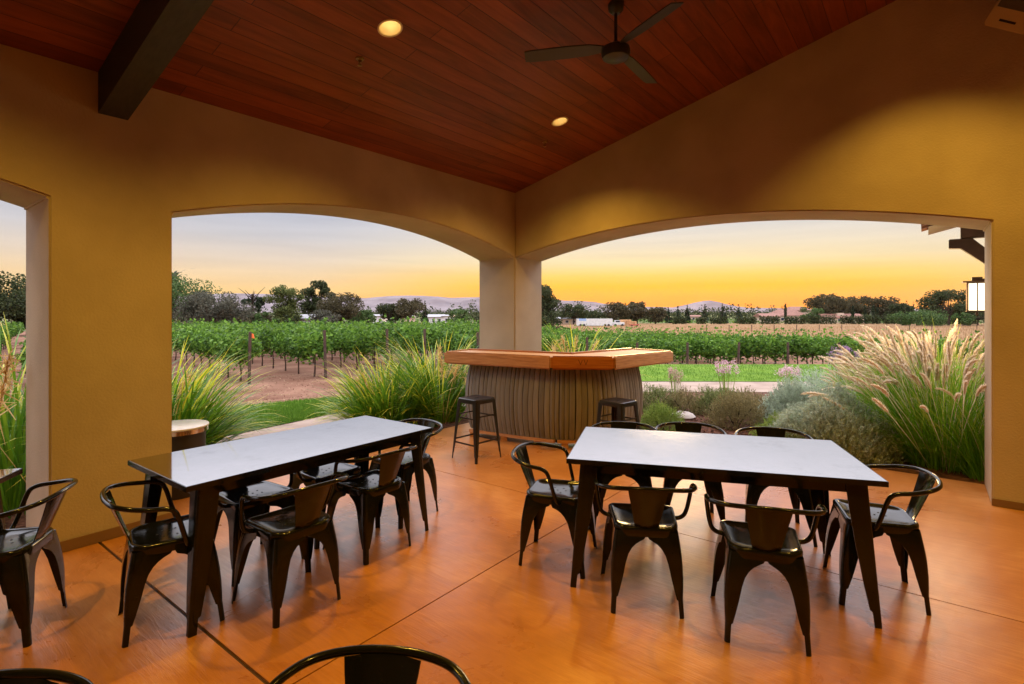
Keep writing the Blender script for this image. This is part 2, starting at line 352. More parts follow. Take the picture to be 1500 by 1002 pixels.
def strip(name, far, near, m, z):
    """flat sheet between two polylines of equal length, lying at height z"""
    mb = MB(); n = len(far)
    mb.add([(*p, z) for p in far] + [(*p, z) for p in near], [(i, n + i, n + i + 1, i + 1) for i in range(n - 1)])
    return tag(mb.obj(name, m), kind='structure')
lawn_far = [(-9, 4.6), (-7, 6.5), (-6, 8.2), (-4.47, 9.3), (-3.37, 10.05), (-1.5, 11.8), (1, 15), (3.2, 16.4), (10, 16.4), (20, 15)]
lawn_near = [(-5.6, 3.6), (-4.5, 5.2), (-3.75, 6.9), (-3.25, 7.75), (-2.8, 8.55), (-1.7, 9.7), (.6, 11.6), (3, 12.4), (10, 12.3), (20, 11)]
path_near = [(-4.7, 3.4), (-3.7, 5.0), (-3.0, 6.5), (-2.6, 7.25), (-2.15, 8.0), (-1.1, 8.95), (.9, 10.3), (3, 10.85), (10, 10.6), (20, 9.6)]
bed_near = [(-3.0, 2.2), (-2.2, 3.4), (-1.2, 5.0), (-.9, 5.6), (-.6, 6.2), (0, 7), (.6, 7.2), (1.5, 6), (5, 2.8), (14, -3)]
strip('lawn', lawn_far, lawn_near, M['lawn'], -.012)
strip('garden_path', lawn_near, path_near, M['path'], -.022)
strip('mulch_bed', path_near, bed_near, M['mulch'], -.03)
# blades of the lawn: nobody could count them
def in_strip(n):
    k = rng.integers(1, len(lawn_far) - 2, n); a = rng.random(n)[:, None]; b = rng.random(n)[:, None] ** .8
    f, g = np.array(lawn_far), np.array(lawn_near)
    return (f[k] * (1 - a) + f[k + 1] * a) * (1 - b) + (g[k] * (1 - a) + g[k + 1] * a) * b
n = 60000; P = in_strip(n); base = np.concatenate([P, np.full((n, 1), -.014)], 1)
Q, T, rn = blades(n, base, rng.uniform(0, 6.28, n), rng.uniform(.03, .065, n), rng.uniform(0, .5, n), rng.uniform(.2, .9, n), .010, seg=2)
tag(link('lawn_grass', quad_mesh('lawn_grass', Q, rn, T), leaf_mat('turf_blade', (.055, .135, .012), (.14, .25, .026), trans=.4)), kind='stuff')
# bark chips lying loose on the bed
n = 9000; C = np.stack([rng.uniform(1.6, 5, n), rng.uniform(5.6, 9.8, n), rng.uniform(-.028, -.015, n)], 1)
tag(link('bark_chips', quad_mesh('bark_chips', leaf_quads(C, .055, up=2.5, aspect=.4), rng.random(n)), leaf_mat('bark_chip', (.05, .02, .014), (.22, .10, .065), trans=0, rough=.95)), kind='stuff')
# straw and clods on the vineyard headland
n = 9000; xx = rng.uniform(-14, 2, n); C = np.stack([xx, np.interp(xx, FAR_X, FAR_Y) + rng.uniform(.3, 12, n), np.zeros(n)], 1); C[:, 2] = terrain(C[:, 0], C[:, 1]) + .012
tag(link('straw_litter', quad_mesh('straw_litter', leaf_quads(C, .06, up=2.2, aspect=.3), rng.random(n)), leaf_mat('straw', (.16, .085, .05), (.36, .24, .15), trans=0, rough=1)), kind='stuff')

# ------------------------------------------------------------------ distant hills
def ridge(name, D, pts, depth, seed, rough_px=1.2):
    """a real ridge: crest through the given outline at distance D, sloping down over `depth` metres to front and back"""
    r = np.random.default_rng(seed); px = np.linspace(pts[0][0], pts[-1][0], 150)
    crest = np.interp(px, [p[0] for p in pts], [p[1] for p in pts])
    for k in range(1, 6): crest += rough_px / k * np.sin(px * .021 * k ** 1.6 + r.uniform(0, 6.28))
    z1 = EYE - (crest - HY) / F * D; z0 = -8.0
    rows = [(-1, 0), (-.7, .22), (-.45, .5), (-.2, .84), (0, 1), (.3, .8), (1, 0)]; V = []
    for i, (o, h) in enumerate(rows):
        jit = sum(np.sin(px * .05 * k + r.uniform(0, 6.28)) for k in (1, 2.3, 4.1)) * .045 * (0 < h < 1)
        V.append(np.stack([(px - CX) / F * D, np.full(150, D + o * depth) + 0 * px, z0 + (z1 - z0) * np.clip(h + jit, 0, 1)], 1))
    V = np.concatenate(V); fs = [(j * 150 + i, j * 150 + i + 1, (j + 1) * 150 + i + 1, (j + 1) * 150 + i) for j in range(6) for i in range(149)]
    me = bpy.data.meshes.new(name); me.from_pydata(V.tolist(), [], fs); me.polygons.foreach_set('use_smooth', [True] * len(fs))
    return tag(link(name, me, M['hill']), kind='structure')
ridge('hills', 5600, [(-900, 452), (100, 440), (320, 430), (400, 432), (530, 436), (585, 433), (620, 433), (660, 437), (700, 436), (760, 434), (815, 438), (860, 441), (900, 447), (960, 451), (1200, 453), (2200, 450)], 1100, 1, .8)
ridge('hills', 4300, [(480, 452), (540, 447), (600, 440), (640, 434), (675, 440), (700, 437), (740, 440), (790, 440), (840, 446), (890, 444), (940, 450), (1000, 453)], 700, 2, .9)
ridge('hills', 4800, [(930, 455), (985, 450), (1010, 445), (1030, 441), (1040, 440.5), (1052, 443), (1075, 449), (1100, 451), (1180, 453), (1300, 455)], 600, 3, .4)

# ------------------------------------------------------------------ pavilion: local x = across from the eave wall, local y = along it
OX, OY, ROT = .04, 7.455, R(-37.8)
cR, sR = math.cos(ROT), math.sin(ROT)
def PW(d, s): return (OX + d * cR - s * sR, OY + d * sR + s * cR)
pav = empty('pavilion', (OX, OY, 0), ROT, 'open-sided ochre stucco pavilion with arched openings and a stained plank ceiling', 'pavilion')
SL, Z0, RID = .264, 3.265, 5.0
def ceil_z(d): return Z0 + SL * (d if d <= RID else 2 * RID - d)
def arch(a, b, spring, rise, n=28):
    h = (b - a) / 2; rad = (h * h + rise * rise) / (2 * rise); c = (a + b) / 2
    return [(a + (b - a) * i / n, spring + math.sqrt(max(rad * rad - (a + (b - a) * i / n - c) ** 2, 0)) - (rad - rise)) for i in range(n + 1)]
def wall_profile(outline, axis, lo, hi):
    """extrude an outline (q, z) through the wall's thickness"""
    mb = MB(); n = len(outline)
    P = (lambda q, z, w: (w, q, z)) if axis == 'y' else (lambda q, z, w: (q, w, z))
    v = [P(q, z, lo) for q, z in outline] + [P(q, z, hi) for q, z in outline]
    mb.add(v, [tuple(range(n - 1, -1, -1)), tuple(range(n, 2 * n))] + [(i, (i + 1) % n, n + (i + 1) % n, n + i) for i in range(n)])
    return mb
T_ = .668
JA, JB, JC, SPR = -5.017, -4.293, 4.973, 2.356
o = [(-11.62, 0), (-9.31, 0)] + arch(-9.31, JA, SPR, .31) + [(JA, 0), (JB, 0)] + arch(JB, 0, SPR, .31) + [(0, 0), (T_, 0), (T_, 3.34), (-11.62, 3.34)]
wall_profile(o, 'y', -T_, 0).obj('arched_wall', M['plaster'], pav, smooth=25, bevel=.012)
o = arch(0, JC, SPR, .30) + [(JC, 0), (10.62, 0), (10.62, 3.25), (RID, ceil_z(RID) + .07), (0, Z0 + .07)]
wall_profile(o, 'x', 0, T_).obj('gable_wall', M['plaster'], pav, smooth=25, bevel=.012)
MB().box(10, 10.62, -11.62, -.002, 0, 3.33).obj('side_wall', M['plaster'], pav)
wall_profile([(-.002, 0), (9.998, 0), (9.998, 3.34), (RID, ceil_z(RID) + .07), (-.002, 3.34)], 'x', -11.62, -11).obj('rear_wall', M['plaster'], pav)
LIGHTS = [(1.44, -1.084), (1.478, -3.41), (1.46, -5.74), (4.52, -1.084), (4.40, -3.41), (4.40, -5.74), (6.2, -1.08), (6.2, -4.4), (8.4, -2.2), (8.4, -5.5)]
HOLE = .078
def slope_slab(x0, x1, under, thick, y0, y1):
    z0, z1 = under(x0), under(x1)
    return MB().hexa([(x0, y0, z0), (x1, y0, z1), (x0, y1, z0), (x1, y1, z1), (x0, y0, z0 + thick), (x1, y0, z1 + thick), (x0, y1, z0 + thick), (x1, y1, z1 + thick)])
def holes(o, pts):
    """bore the downlight openings through a ceiling slab"""
    cut = MB()
    for d, s in pts: cut.lathe([(HOLE, ceil_z(d) - .5), (HOLE, ceil_z(d) + .16)], (d, s, 0), 32)
    c = link('bore', cut.mesh('bore'), None); c.parent = o.parent
    md = o.modifiers.new('bore', 'BOOLEAN'); md.object = c; md.operation = 'DIFFERENCE'; md.solver = 'EXACT'
    dg = bpy.context.evaluated_depsgraph_get(); me = bpy.data.meshes.new_from_object(o.evaluated_get(dg))
    o.modifiers.clear(); o.data = me; bpy.data.objects.remove(c)
a = slope_slab(-1.15, RID, ceil_z, .26, -12.2, 1.2).obj('ceiling', M['ceiling'], pav)
b = slope_slab(RID, 11.3, ceil_z, .26, -12.2, 1.2).obj('ceiling', M['ceiling'], pav)
bpy.context.view_layer.update()
holes(a, [p for p in LIGHTS if p[0] < RID]); holes(b, [p for p in LIGHTS if p[0] > RID])
slope_slab(-1.2, RID, lambda d: ceil_z(d) + .262, .09, -12.3, 1.28).obj('roof', M['tile'], pav)
slope_slab(RID, 11.35, lambda d: ceil_z(d) + .262, .09, -12.3, 1.28).obj('roof', M['tile'], pav)
for y in (-4.755, -8.7):
    slope_slab(.001, RID, lambda d: ceil_z(d) - .285, .3, y, y + .175).obj('roof_beam', M['beam'], pav)
    slope_slab(RID, 9.999, lambda d: ceil_z(d) - .285, .3, y, y + .175).obj('roof_beam', M['beam'], pav)
MB().box(.001, .013, JA, JB, .003, .075).obj('baseboard', M['baseboard'], pav)
MB().box(JC, 9.99, -.014, -.001, .003, .06).obj('baseboard', M['baseboard'], pav)
# the wing beyond: wall, tiled eave, outlooker and knee brace
MB().box(5.26, 5.6, .67, 3.05, -.04, 3.2).obj('wing_wall', M['plaster'], pav)
rf = MB()
for k in range(3):                                     # barrel tiles, hollow side down
    y = 1.86 + k * .30
    arc = [(math.cos(t), math.sin(t)) for t in np.linspace(0, math.pi, 9)]
    for (xa, xb, za, zb) in ((4.50, 4.90, 2.63, 2.735), (4.88, 5.258, 2.75, 2.85)):
        v = [(xa, y + .13 + .13 * c, za + .07 * s_) for c, s_ in arc] + [(xb, y + .13 + .11 * c, zb + .06 * s_) for c, s_ in arc]
        v += [(xa, y + .13 + .112 * c, za + .053 * s_) for c, s_ in arc] + [(xb, y + .13 + .092 * c, zb + .043 * s_) for c, s_ in arc]
        fs = [(i, i + 1, 10 + i, 9 + i) for i in range(8)] + [(18 + i, 27 + i, 28 + i, 19 + i) for i in range(8)] + [(i, 18 + i, 19 + i, i + 1) for i in range(8)]
        rf.add(v, fs, random.random())
rf.obj('wing_eave', M['tile'], pav, smooth=40)
slope_slab(4.57, 5.259, lambda d: 2.585 + .26 * (d - 4.57), .035, 1.9, 2.75).obj('eave_board', M['bracket'], pav)
for y in (2.0,):
    MB().box(4.86, 5.258, y, y + .14, 2.44, 2.586).obj('outlooker', M['bracket'], pav, bevel=.006)
    p = [(4.755, 2.435), (4.755, 2.33), (4.86, 2.325), (5.258, 1.96), (5.258, 2.11), (4.96, 2.435)]
    wall_profile(p, 'x', y + .01, y + .13).obj('knee_brace', M['bracket'], pav, bevel=.006)
# patio slab in saw-cut panels, standing on a dark base
fl = MB(); gx_, gy_ = [-.675, 2.39, 5.42, 8.49, 10.6], [-12, -9.99, -7.37, -4.75, -2.13, .675]
for i in range(4):
    for j in range(5):
        g0, g1 = (.0 if i == 0 else .004), (.0 if i == 3 else .004)
        h0, h1 = (.0 if j == 0 else (.010 if j == 3 else .004)), (.0 if j == 4 else (.008 if j == 2 else .004))
        x0, x1, y0, y1 = gx_[i] + g0, gx_[i + 1] - g1, gy_[j] + h0, gy_[j + 1] - h1
        fl.box(x0, x1, y0, y1, -.05, 0)
fl_o = tag(fl.obj('patio_floor', M['floor'], None), kind='structure'); fl_o.location = (OX, OY, 0); fl_o.rotation_euler = (0, 0, ROT)
jb = tag(MB().box(-.66, 10.59, -11.99, .66, -.06, -.009).obj('floor_joint', M['joint']), kind='structure'); jb.location = (OX, OY, 0); jb.rotation_euler = (0, 0, ROT)

# ------------------------------------------------------------------ fittings of the pavilion
WARM = (1.0, .57, .065)
lt_lab = {0: 'lit recessed downlight in the plank ceiling nearest the corner column', 1: 'large lit recessed downlight in the plank ceiling above the left table'}
for i, (d, s) in enumerate(LIGHTS):
    x, y = PW(d, s); z = ceil_z(d)
    t = empty('recessed_light', (x, y, z), ROT, lt_lab.get(i, 'lit recessed downlight in the ceiling, overhead out of view'), 'ceiling light', 'recessed downlights in the plank ceiling')
    sl = SL if d < RID else -SL
    can = MB(); pr = [(.0765, -.024), (.0765, .03), (.066, .11), (.05, .125)]
    n = 28; v = []
    for r, h in pr:
        for k in range(n):
            a = 2 * math.pi * k / n; v.append((r * math.cos(a), r * math.sin(a), (h if h > 0 else .0) + (sl * r * math.cos(a) if h <= 0 else .02)))
    can.add(v, [(j * n + k, (j + 1) * n + k, (j + 1) * n + (k + 1) % n, j * n + (k + 1) % n) for j in range(3) for k in range(n)])
    can.obj('reflector', M['can'], t, smooth=40, recalc=False)
    MB().lathe([(.05, .138), (.05, .144)], (0, 0, 0), 24).obj('lamp', M['bulb'], t)
    ring = MB(); v = []
    for r, h in ((.077, .001), (.079, -.006), (.088, -.006), (.091, -.001)):
        for k in range(n):
            a = 2 * math.pi * k / n; v.append((r * math.cos(a), r * math.sin(a), h + sl * r * math.cos(a)))
    ring.add(v, [(j * n + k, j * n + (k + 1) % n, (j + 1) * n + (k + 1) % n, (j + 1) * n + k) for j in range(3) for k in range(n)])
    ring.obj('trim', M['can'], t, smooth=40)
    ld = bpy.data.lights.new('downlight', 'SPOT'); ld.energy = 178 * (1.25 if i == 3 else .6 if d > RID else 1.0); ld.color = WARM; ld.spot_size = R(102 if i == 3 else 134); ld.spot_blend = (.7 if i == 3 else .9); ld.shadow_soft_size = .035
    lo = bpy.data.objects.new('downlight', ld); COL.objects.link(lo); lo.parent = t; lo.location = (0, 0, -.03)
def sprinkler(px, py, label):
    rx, rz = (px - CX) / F, (HY - py) / F
    t = 1.0
    while t < 12:
        dx, dy = rx * t - OX, t - OY; d = dx * cR + dy * sR
        if EYE + rz * t >= ceil_z(d): break
        t += .01
    o = empty('sprinkler_head', (rx * t, t, EYE + rz * t), ROT, label, 'sprinkler', 'sprinkler heads in the plank ceiling')
    MB().lathe([(.034, .006), (.03, -.008), (.014, -.012), (.011, -.03), (.006, -.034)], n=20).obj('body', M['brass'], o, smooth=40)
    MB().lathe([(.0035, -.03), (.0035, -.052)], n=8).lathe([(.017, -.052), (.017, -.055)], n=16).obj('deflector', M['brass'], o, smooth=40)
sprinkler(527, 86, 'small brass sprinkler head below the large downlight')
sprinkler(798, 208, 'small brass sprinkler head just below the smaller downlight')
# ceiling fan
fan = empty('ceiling_fan', (.797, 4.09, 3.604), 0, 'dark three-bladed ceiling fan hanging from the plank ceiling on a rod', 'ceiling fan')
MB().lathe([(.0, .07), (.022, .07), (.03, .055), (.06, .045), (.105, .02), (.112, -.02), (.1, -.055), (.06, -.075), (0, -.078)], n=32, closed=False).obj('motor', M['fan'], fan, smooth=40)
MB().lathe([(.0125, .06), (.0125, .36)], n=14).obj('rod', M['fan'], fan, smooth=40)
MB().lathe([(.0, .285), (.03, .285), (.055, .31), (.062, .36), (.062, .40)], n=24, closed=False).obj('canopy', M['fan'], fan, smooth=40)
for k, ang in enumerate((53, 173, 293)):
    mb = MB(); st_ = [(.09, .030, .022), (.2, .055, .02), (.35, .062, .012), (.52, .062, .004), (.66, .058, -.003), (.70, .05, -.004)]
    v = []
    for r, w, h in st_:
        for sgn in (-1, 1):
            pz = h + sgn * w * .26
            v += [(r, sgn * w, pz + .004), (r, sgn * w, pz - .004)]
    fs = []
    for i in range(len(st_) - 1):
        b0, b1 = i * 4, i * 4 + 4
        fs += [(b0, b1, b1 + 2, b0 + 2), (b0 + 1, b0 + 3, b1 + 3, b1 + 1), (b0, b0 + 1, b1 + 1, b1), (b0 + 2, b1 + 2, b1 + 3, b0 + 3)]
    e = len(v) - 4; fs += [(0, 2, 3, 1), (e, e + 1, e + 3, e + 2)]
    mb.add(v, fs); o = mb.obj('blade', M['fan'], fan, smooth=35); o.rotation_euler = (0, 0, R(ang))
# loudspeaker high on the gable wall
from mathutils import Quaternion
vd = Vector(((1470 - CX) / F, 1, (HY - 44) / F)); pos = Vector((0, 0, EYE)) + vd * 4.12
fwd = Vector((vd.x, vd.y, vd.z * .8)).normalized(); rt = fwd.cross(Vector((0, 0, 1))).normalized(); up = rt.cross(fwd)
ro_ = R(-33); rx_ = rt * math.cos(ro_) + up * math.sin(ro_); uz_ = up * math.cos(ro_) - rt * math.sin(ro_)
spk = empty('loudspeaker', pos, 0, 'beige loudspeaker with a dark grille and slot, tilted on the stucco wall at top right', 'loudspeaker')
spk.rotation_euler = Matrix((rx_, fwd, uz_)).transposed().to_euler()
MB().hexa([(-.15, 0, 0), (.15, 0, 0), (-.10, .19, .03), (.10, .19, .03), (-.15, 0, .42), (.15, 0, .42), (-.10, .19, .39), (.10, .19, .39)]).obj('cabinet', M['speaker'], spk, bevel=.012)
MB().box(-.13, .13, -.008, -.001, .135, .405).obj('grille', M['grille'], spk)
MB().box(-.065, .045, -.0015, .004, .048, .064).obj('port', M['hole'], spk)
MB().box(-.03, .03, .192, .27, .16, .26).obj('wall_bracket', M['speaker'], spk)
# wall lantern outside
lx, ly = PW(5.05, 2.9)
lan = empty('wall_lantern', (lx, ly, 1.80), ROT, 'lit frosted wall lantern with a bronze frame outside the right arch', 'wall lamp')
MB().box(-.085, .085, -.085, .085, -.18, .155).obj('diffuser', M['lamp_glass'], lan)
fr = MB()
for sx_ in (-1, 1):
    for sy_ in (-1, 1): fr.box(sx_ * .092 - .008, sx_ * .092 + .008, sy_ * .092 - .008, sy_ * .092 + .008, -.19, .16)
for h in (-.192, .16): fr.box(-.105, .105, -.105, .105, h - .004, h + .006)
fr.box(-.006, .006, -.0935, -.0875, -.18, .155); fr.box(-.0935, -.0875, -.006, .006, -.18, .155)
fr.obj('frame', M['bronze'], lan)
MB().box(-.14, .14, -.14, .14, .170, .184).box(-.05, .05, -.05, .05, .186, .235).obj('cap', M['bronze'], lan)
MB().box(.05, .208, -.015, .015, .19, .215).box(.196, .208, -.06, .06, -.02, .26).obj('bracket', M['bronze'], lan)
MB().lathe([(.012, -.199), (.016, -.215), (.006, -.25)], n=12).obj('finial', M['bronze'], lan, smooth=40)
pl = bpy.data.lights.new('lantern_light', 'POINT'); pl.energy = 60; pl.color = (1, .62, .26); pl.shadow_soft_size = .12
po = bpy.data.objects.new('lantern_light', pl); COL.objects.link(po); po.parent = lan; po.location = (-.32, -.1, 0)
# ------------------------------------------------------------------ chairs
def l_leg(mb, levels, sx, sy, r=.016):
    """folded sheet leg: levels of (corner xyz, reach along x, reach along y); sx, sy = which corner (sheets run inwards)"""
    rows = []
    for (cx, cy, cz), wx, wy in levels:
        rr = min(r, wx * .6, wy * .6); row = []
        for t in (1, .66, .33): row.append((cx - sx * (rr + (wx - rr) * t), cy, cz))
        for k in range(5):
            a = math.pi / 2 * k / 4; row.append((cx - sx * rr * (1 - math.sin(a)), cy - sy * rr * (1 - math.cos(a)), cz))
        for t in (.33, .66, 1): row.append((cx, cy - sy * (rr + (wy - rr) * t), cz))
        rows.append(row)
    n = len(rows[0]); v = [p for row in rows for p in row]
    mb.add(v, [(i * n + k, i * n + k + 1, (i + 1) * n + k + 1, (i + 1) * n + k) for i in range(len(rows) - 1) for k in range(n - 1)])
def spline(P, m=6):
    P = [Vector(p) for p in P]; out = []
    for i in range(len(P) - 1):
        a, b, c, d = P[max(i - 1, 0)], P[i], P[i + 1], P[min(i + 2, len(P) - 1)]
        for k in range(m):
            t = k / m; out.append(.5 * ((2 * b) + (c - a) * t + (2 * a - 5 * b + 4 * c - d) * t * t + (3 * b - a - 3 * c + d) * t ** 3))
    return out + [P[-1]]
def seat_outline(inset, n=10):
    """seat plan, front = +y: nearly square front corners, well rounded rear ones"""
    fw, rw, fy, ry = .188 - inset, .172 - inset, .178 - inset, -.182 + inset
    rf_, rr_ = max(.035 - inset * .5, .012), max(.085 - inset * .6, .03); pts = []
    for cx, cy, rad, a0 in ((fw - rf_, fy - rf_, rf_, 0), (-fw + rf_, fy - rf_, rf_, 90), (-rw + rr_, ry + rr_, rr_, 180), (rw - rr_, ry + rr_, rr_, 270)):
        for k in range(n + 1):
            a = R(a0 + 90 * k / n); pts.append((cx + rad * math.cos(a), cy + rad * math.sin(a)))
    return pts
def make_chair(name):
    t = empty(name, (0, 0, 0), 0, None, 'chair')
    mb = MB(); rings = [(.004, .402), (.002, .412), (0, .428), (0, .444), (.003, .451), (.009, .455), (.018, .4555), (.026, .452), (.036, .446), (.075, .442), (.13, .439)]
    v = [(x, y, z) for ins, z in rings for x, y in seat_outline(ins)]; n = 44
    fs = [(i * n + k, i * n + (k + 1) % n, (i + 1) * n + (k + 1) % n, (i + 1) * n + k) for i in range(len(rings) - 1) for k in range(n)]
    fs.append(tuple(range((len(rings) - 1) * n, len(rings) * n)))
    under = [(x, y, .428) for x, y in seat_outline(.008)]; b = len(v); v += under; fs.append(tuple(range(b + n - 1, b - 1, -1)))
    fs += [(k, b + k, b + (k + 1) % n, (k + 1) % n) for k in range(n)]
    mb.add(v, fs); seat = mb.obj('seat', M['black'], t, smooth=40)
    for x, y in ((0, 0), (.045, .03), (-.045, .03), (.045, -.03), (-.045, -.03), (0, .055), (0, -.055)):
        MB().lathe([(.0055, .4386), (.0055, .4402)], (x, y, 0), 10).obj('drain_hole', M['hole'], seat)
    for sx in (-1, 1):
        for sy in (-1, 1):
            top = (.184 if sy > 0 else .166, .174 if sy > 0 else .172); foot = (.232 if sy > 0 else .19, .222 if sy > 0 else .212)
            prof = [(.43, .97), (.404, .97), (.392, .93), (.380, .80), (.366, .68), (.345, .575), (.315, .49), (.27, .43), (.20, .36), (.14, .275), (.105, .215), (.094, .20), (.088, .155), (.05, .15), (.0, .145)]
            lv = []
            for z, k in prof:
                a = 1 - (z / .43); bow = .010 * math.sin(math.pi * min(a * 1.25, 1))
                cx, cy = top[0] + (foot[0] - top[0]) * a + bow, top[1] + (foot[1] - top[1]) * a + bow
                w0 = .166 if sy > 0 else .158
                lv.append(((sx * cx, sy * cy, z), k * (cx if z > .39 else .175), k * (cy if z > .39 else .175)))
            lm = MB(); l_leg(lm, lv, sx, sy, .020); leg = lm.obj('leg', M['black'], t, smooth=50, solid=.004)
    sp = MB(); rows = [(.432, -.150, .058, .004), (.442, -.172, .060, .004), (.50, -.198, .070, .007), (.58, -.230, .085, .011), (.65, -.258, .099, .016), (.684, -.270, .104, .017)]; v = []
    for z, y, w, bow in rows:
        for k in range(9):
            u = -1 + k / 4; v.append((u * w, y + bow * u * u - (.004 if abs(u) < .6 else 0), z))
    sp.add(v, [(i * 9 + k, i * 9 + k + 1, (i + 1) * 9 + k + 1, (i + 1) * 9 + k) for i in range(5) for k in range(8)])
    sp.obj('backrest', M['black'], t, smooth=60, solid=.005)
    half = [(.176, .055, .425), (.205, .055, .428), (.232, .05, .450), (.247, .035, .50), (.259, .012, .585), (.263, -.008, .628), (.265, -.045, .647), (.262, -.11, .655), (.238, -.185, .668), (.185, -.243, .679), (.10, -.272, .687), (0, -.280, .690)]
    pts = spline(half + [(-x, y, z) for x, y, z in half[-2::-1]], 5)
    MB().tube(pts, .0118, 10).obj('arm_rail', M['black'], t, smooth=60)
    return t
chair0 = reg(make_chair('dining_chair')); used = [False]
def chair(x, y, fx_, fy_, label, group):
    rz = math.atan2(fy_, fx_) - math.pi / 2
    if not used[0]:
        used[0] = True; chair0.location = (x, y, 0); chair0.rotation_euler = (0, 0, rz); chair0['label'] = label; chair0['group'] = group; return chair0
    return copy_thing(chair0, (x, y, 0), rz, 1, label, group)
GR, GL = 'black steel armchairs round the right table', 'black steel armchairs round the left table'
chair(2.076, 3.05, -.94, .34, 'black steel armchair at the right end of the right table', GR)
chair(1.274, 2.725, .30, .954, 'black steel armchair on the near side of the right table, right of its twin', GR)
chair(.741, 3.008, .138, .99, 'black steel armchair on the near side of the right table, beside the left table leg', GR)
chair(.298, 3.473, .947, -.32, 'black steel armchair at the left end of the right table, standing before the bar', GR)
chair(.86, 4.10, -.2, -.98, 'black steel armchair behind the right table, the one nearest the bar', GR)
chair(1.37, 4.08, -.24, -.97, 'black steel armchair behind the right table, middle of the three tucked in there', GR)
chair(1.93, 3.90, -.32, -.95, 'black steel armchair behind the right table, the one nearest the fountain grass', GR)
chair(-1.806, 2.809, .781, .624, 'black steel armchair at the near end of the left table, against the stucco pillar', GL)
chair(-1.233, 2.965, -.76, .65, 'black steel armchair on the open side of the left table, the nearer of the two', GL)
chair(-.968, 3.637, -.776, .63, 'black steel armchair on the open side of the left table, the farther of the two', GL)
chair(-.866, 4.235, -.62, -.785, 'black steel armchair at the far end of the left table, beside the long grass', GL)
chair(-1.66, 3.41, .809, -.588, 'black steel armchair tucked under the garden side of the left table, nearer the pillar', GL)
chair(-1.36, 3.90, .809, -.588, 'black steel armchair tucked under the garden side of the left table, nearer the far end', GL)
GN = 'black steel armchairs at the tables along the near edge'
chair(-2.564, 2.66, -.954, -.30, 'black steel armchair at the small table by the pillar at the far left', GN)
chair(-.362, 1.155, -.08, -1, 'black steel armchair in the foreground showing only its curved rail and back panel', GN)
chair(-1.22, 1.06, 0, -1, 'black steel armchair in the bottom left corner showing only the top of its rail', GN)

# ------------------------------------------------------------------ tables
def make_table(name):
    t = empty(name, (0, 0, 0), 0, None, 'table'); hx, hy = .81, .445
    MB().box(-hx, hx, -hy, hy, .728, .75).obj('tabletop', M['table_top'], t, bevel=.002)
    ed = MB()
    ed.box(-hx - .003, hx + .003, -hy - .003, -hy, .722, .7485).box(-hx - .003, hx + .003, hy, hy + .003, .722, .7485)
    ed.box(-hx - .003, -hx, -hy, hy, .722, .7485).box(hx, hx + .003, -hy, hy, .722, .7485)
    ed.obj('edge_band', M['black'], t)
    ap = MB(); a, b = hx - .075, hy - .055
    ap.box(-a, a, -b, -b + .02, .665, .7275).box(-a, a, b - .02, b, .665, .7275).box(-a, -a + .02, -b + .02, b - .02, .665, .7275).box(a - .02, a, -b + .02, b - .02, .665, .7275)
    ap.obj('apron', M['black'], t)
    for sx in (-1, 1):
        for sy in (-1, 1):
            lv = []
            for z, w in ((.727, .105), (.6, .10), (.4, .085), (.2, .065), (.085, .050), (.075, .038), (.0, .036)):
                k = 1 - z / .727; lv.append(((sx * (hx - .07 + .055 * k), sy * (hy - .05 + .035 * k), z), w, w))
            lm = MB(); l_leg(lm, lv, sx, sy, .012); lm.obj('leg', M['black'], t, smooth=50, solid=.005)
    return t
t0 = reg(make_table('dining_table'))
t0.location = (1.216, 3.307, 0); t0.rotation_euler = (0, 0, R(-15)); t0['label'] = 'long black table with polished pale top standing right, in front of the bar'; t0['group'] = 'polished steel tables on the patio'
t1 = copy_thing(t0, (-1.3925, 3.4825, 0), R(53.1), 1, 'long black table with polished top standing left, beside the stucco pillar', 'polished steel tables on the patio')
t1.scale = (1.023, .865, 1)
# the third table, cut by the left border: outer corner measured in the photo
ax, ay = -.96, -.28
copy_thing(t0, (-2.67 + .81 * ax + .445 * .28, 2.90 + .81 * ay + .445 * -.96, 0), math.atan2(ay, ax), 1, 'table cut by the left edge, only its corner in view before the tall grass', 'polished steel tables on the patio')
# round drum table beyond the pillar
dr = empty('side_table', (-2.96, 4.70, 0), 0, 'round side table with a pale top, metal band and black drum behind the stucco pillar', 'side table')
MB().lathe([(0, .585), (.245, .585), (.25, .588), (.25, .60), (.246, .603), (0, .603)], n=40, closed=False).obj('tabletop', M['white_top'], dr, smooth=40)
MB().lathe([(.235, .548), (.247, .548), (.247, .5845), (.235, .5845)], n=40, closed=False).obj('rim_band', M['chrome'], dr, smooth=40)
MB().lathe([(0, .0), (.2, .0), (.205, .02), (.222, .30), (.225, .547), (0, .547)], n=40, closed=False).obj('drum', M['drum'], dr, smooth=40)

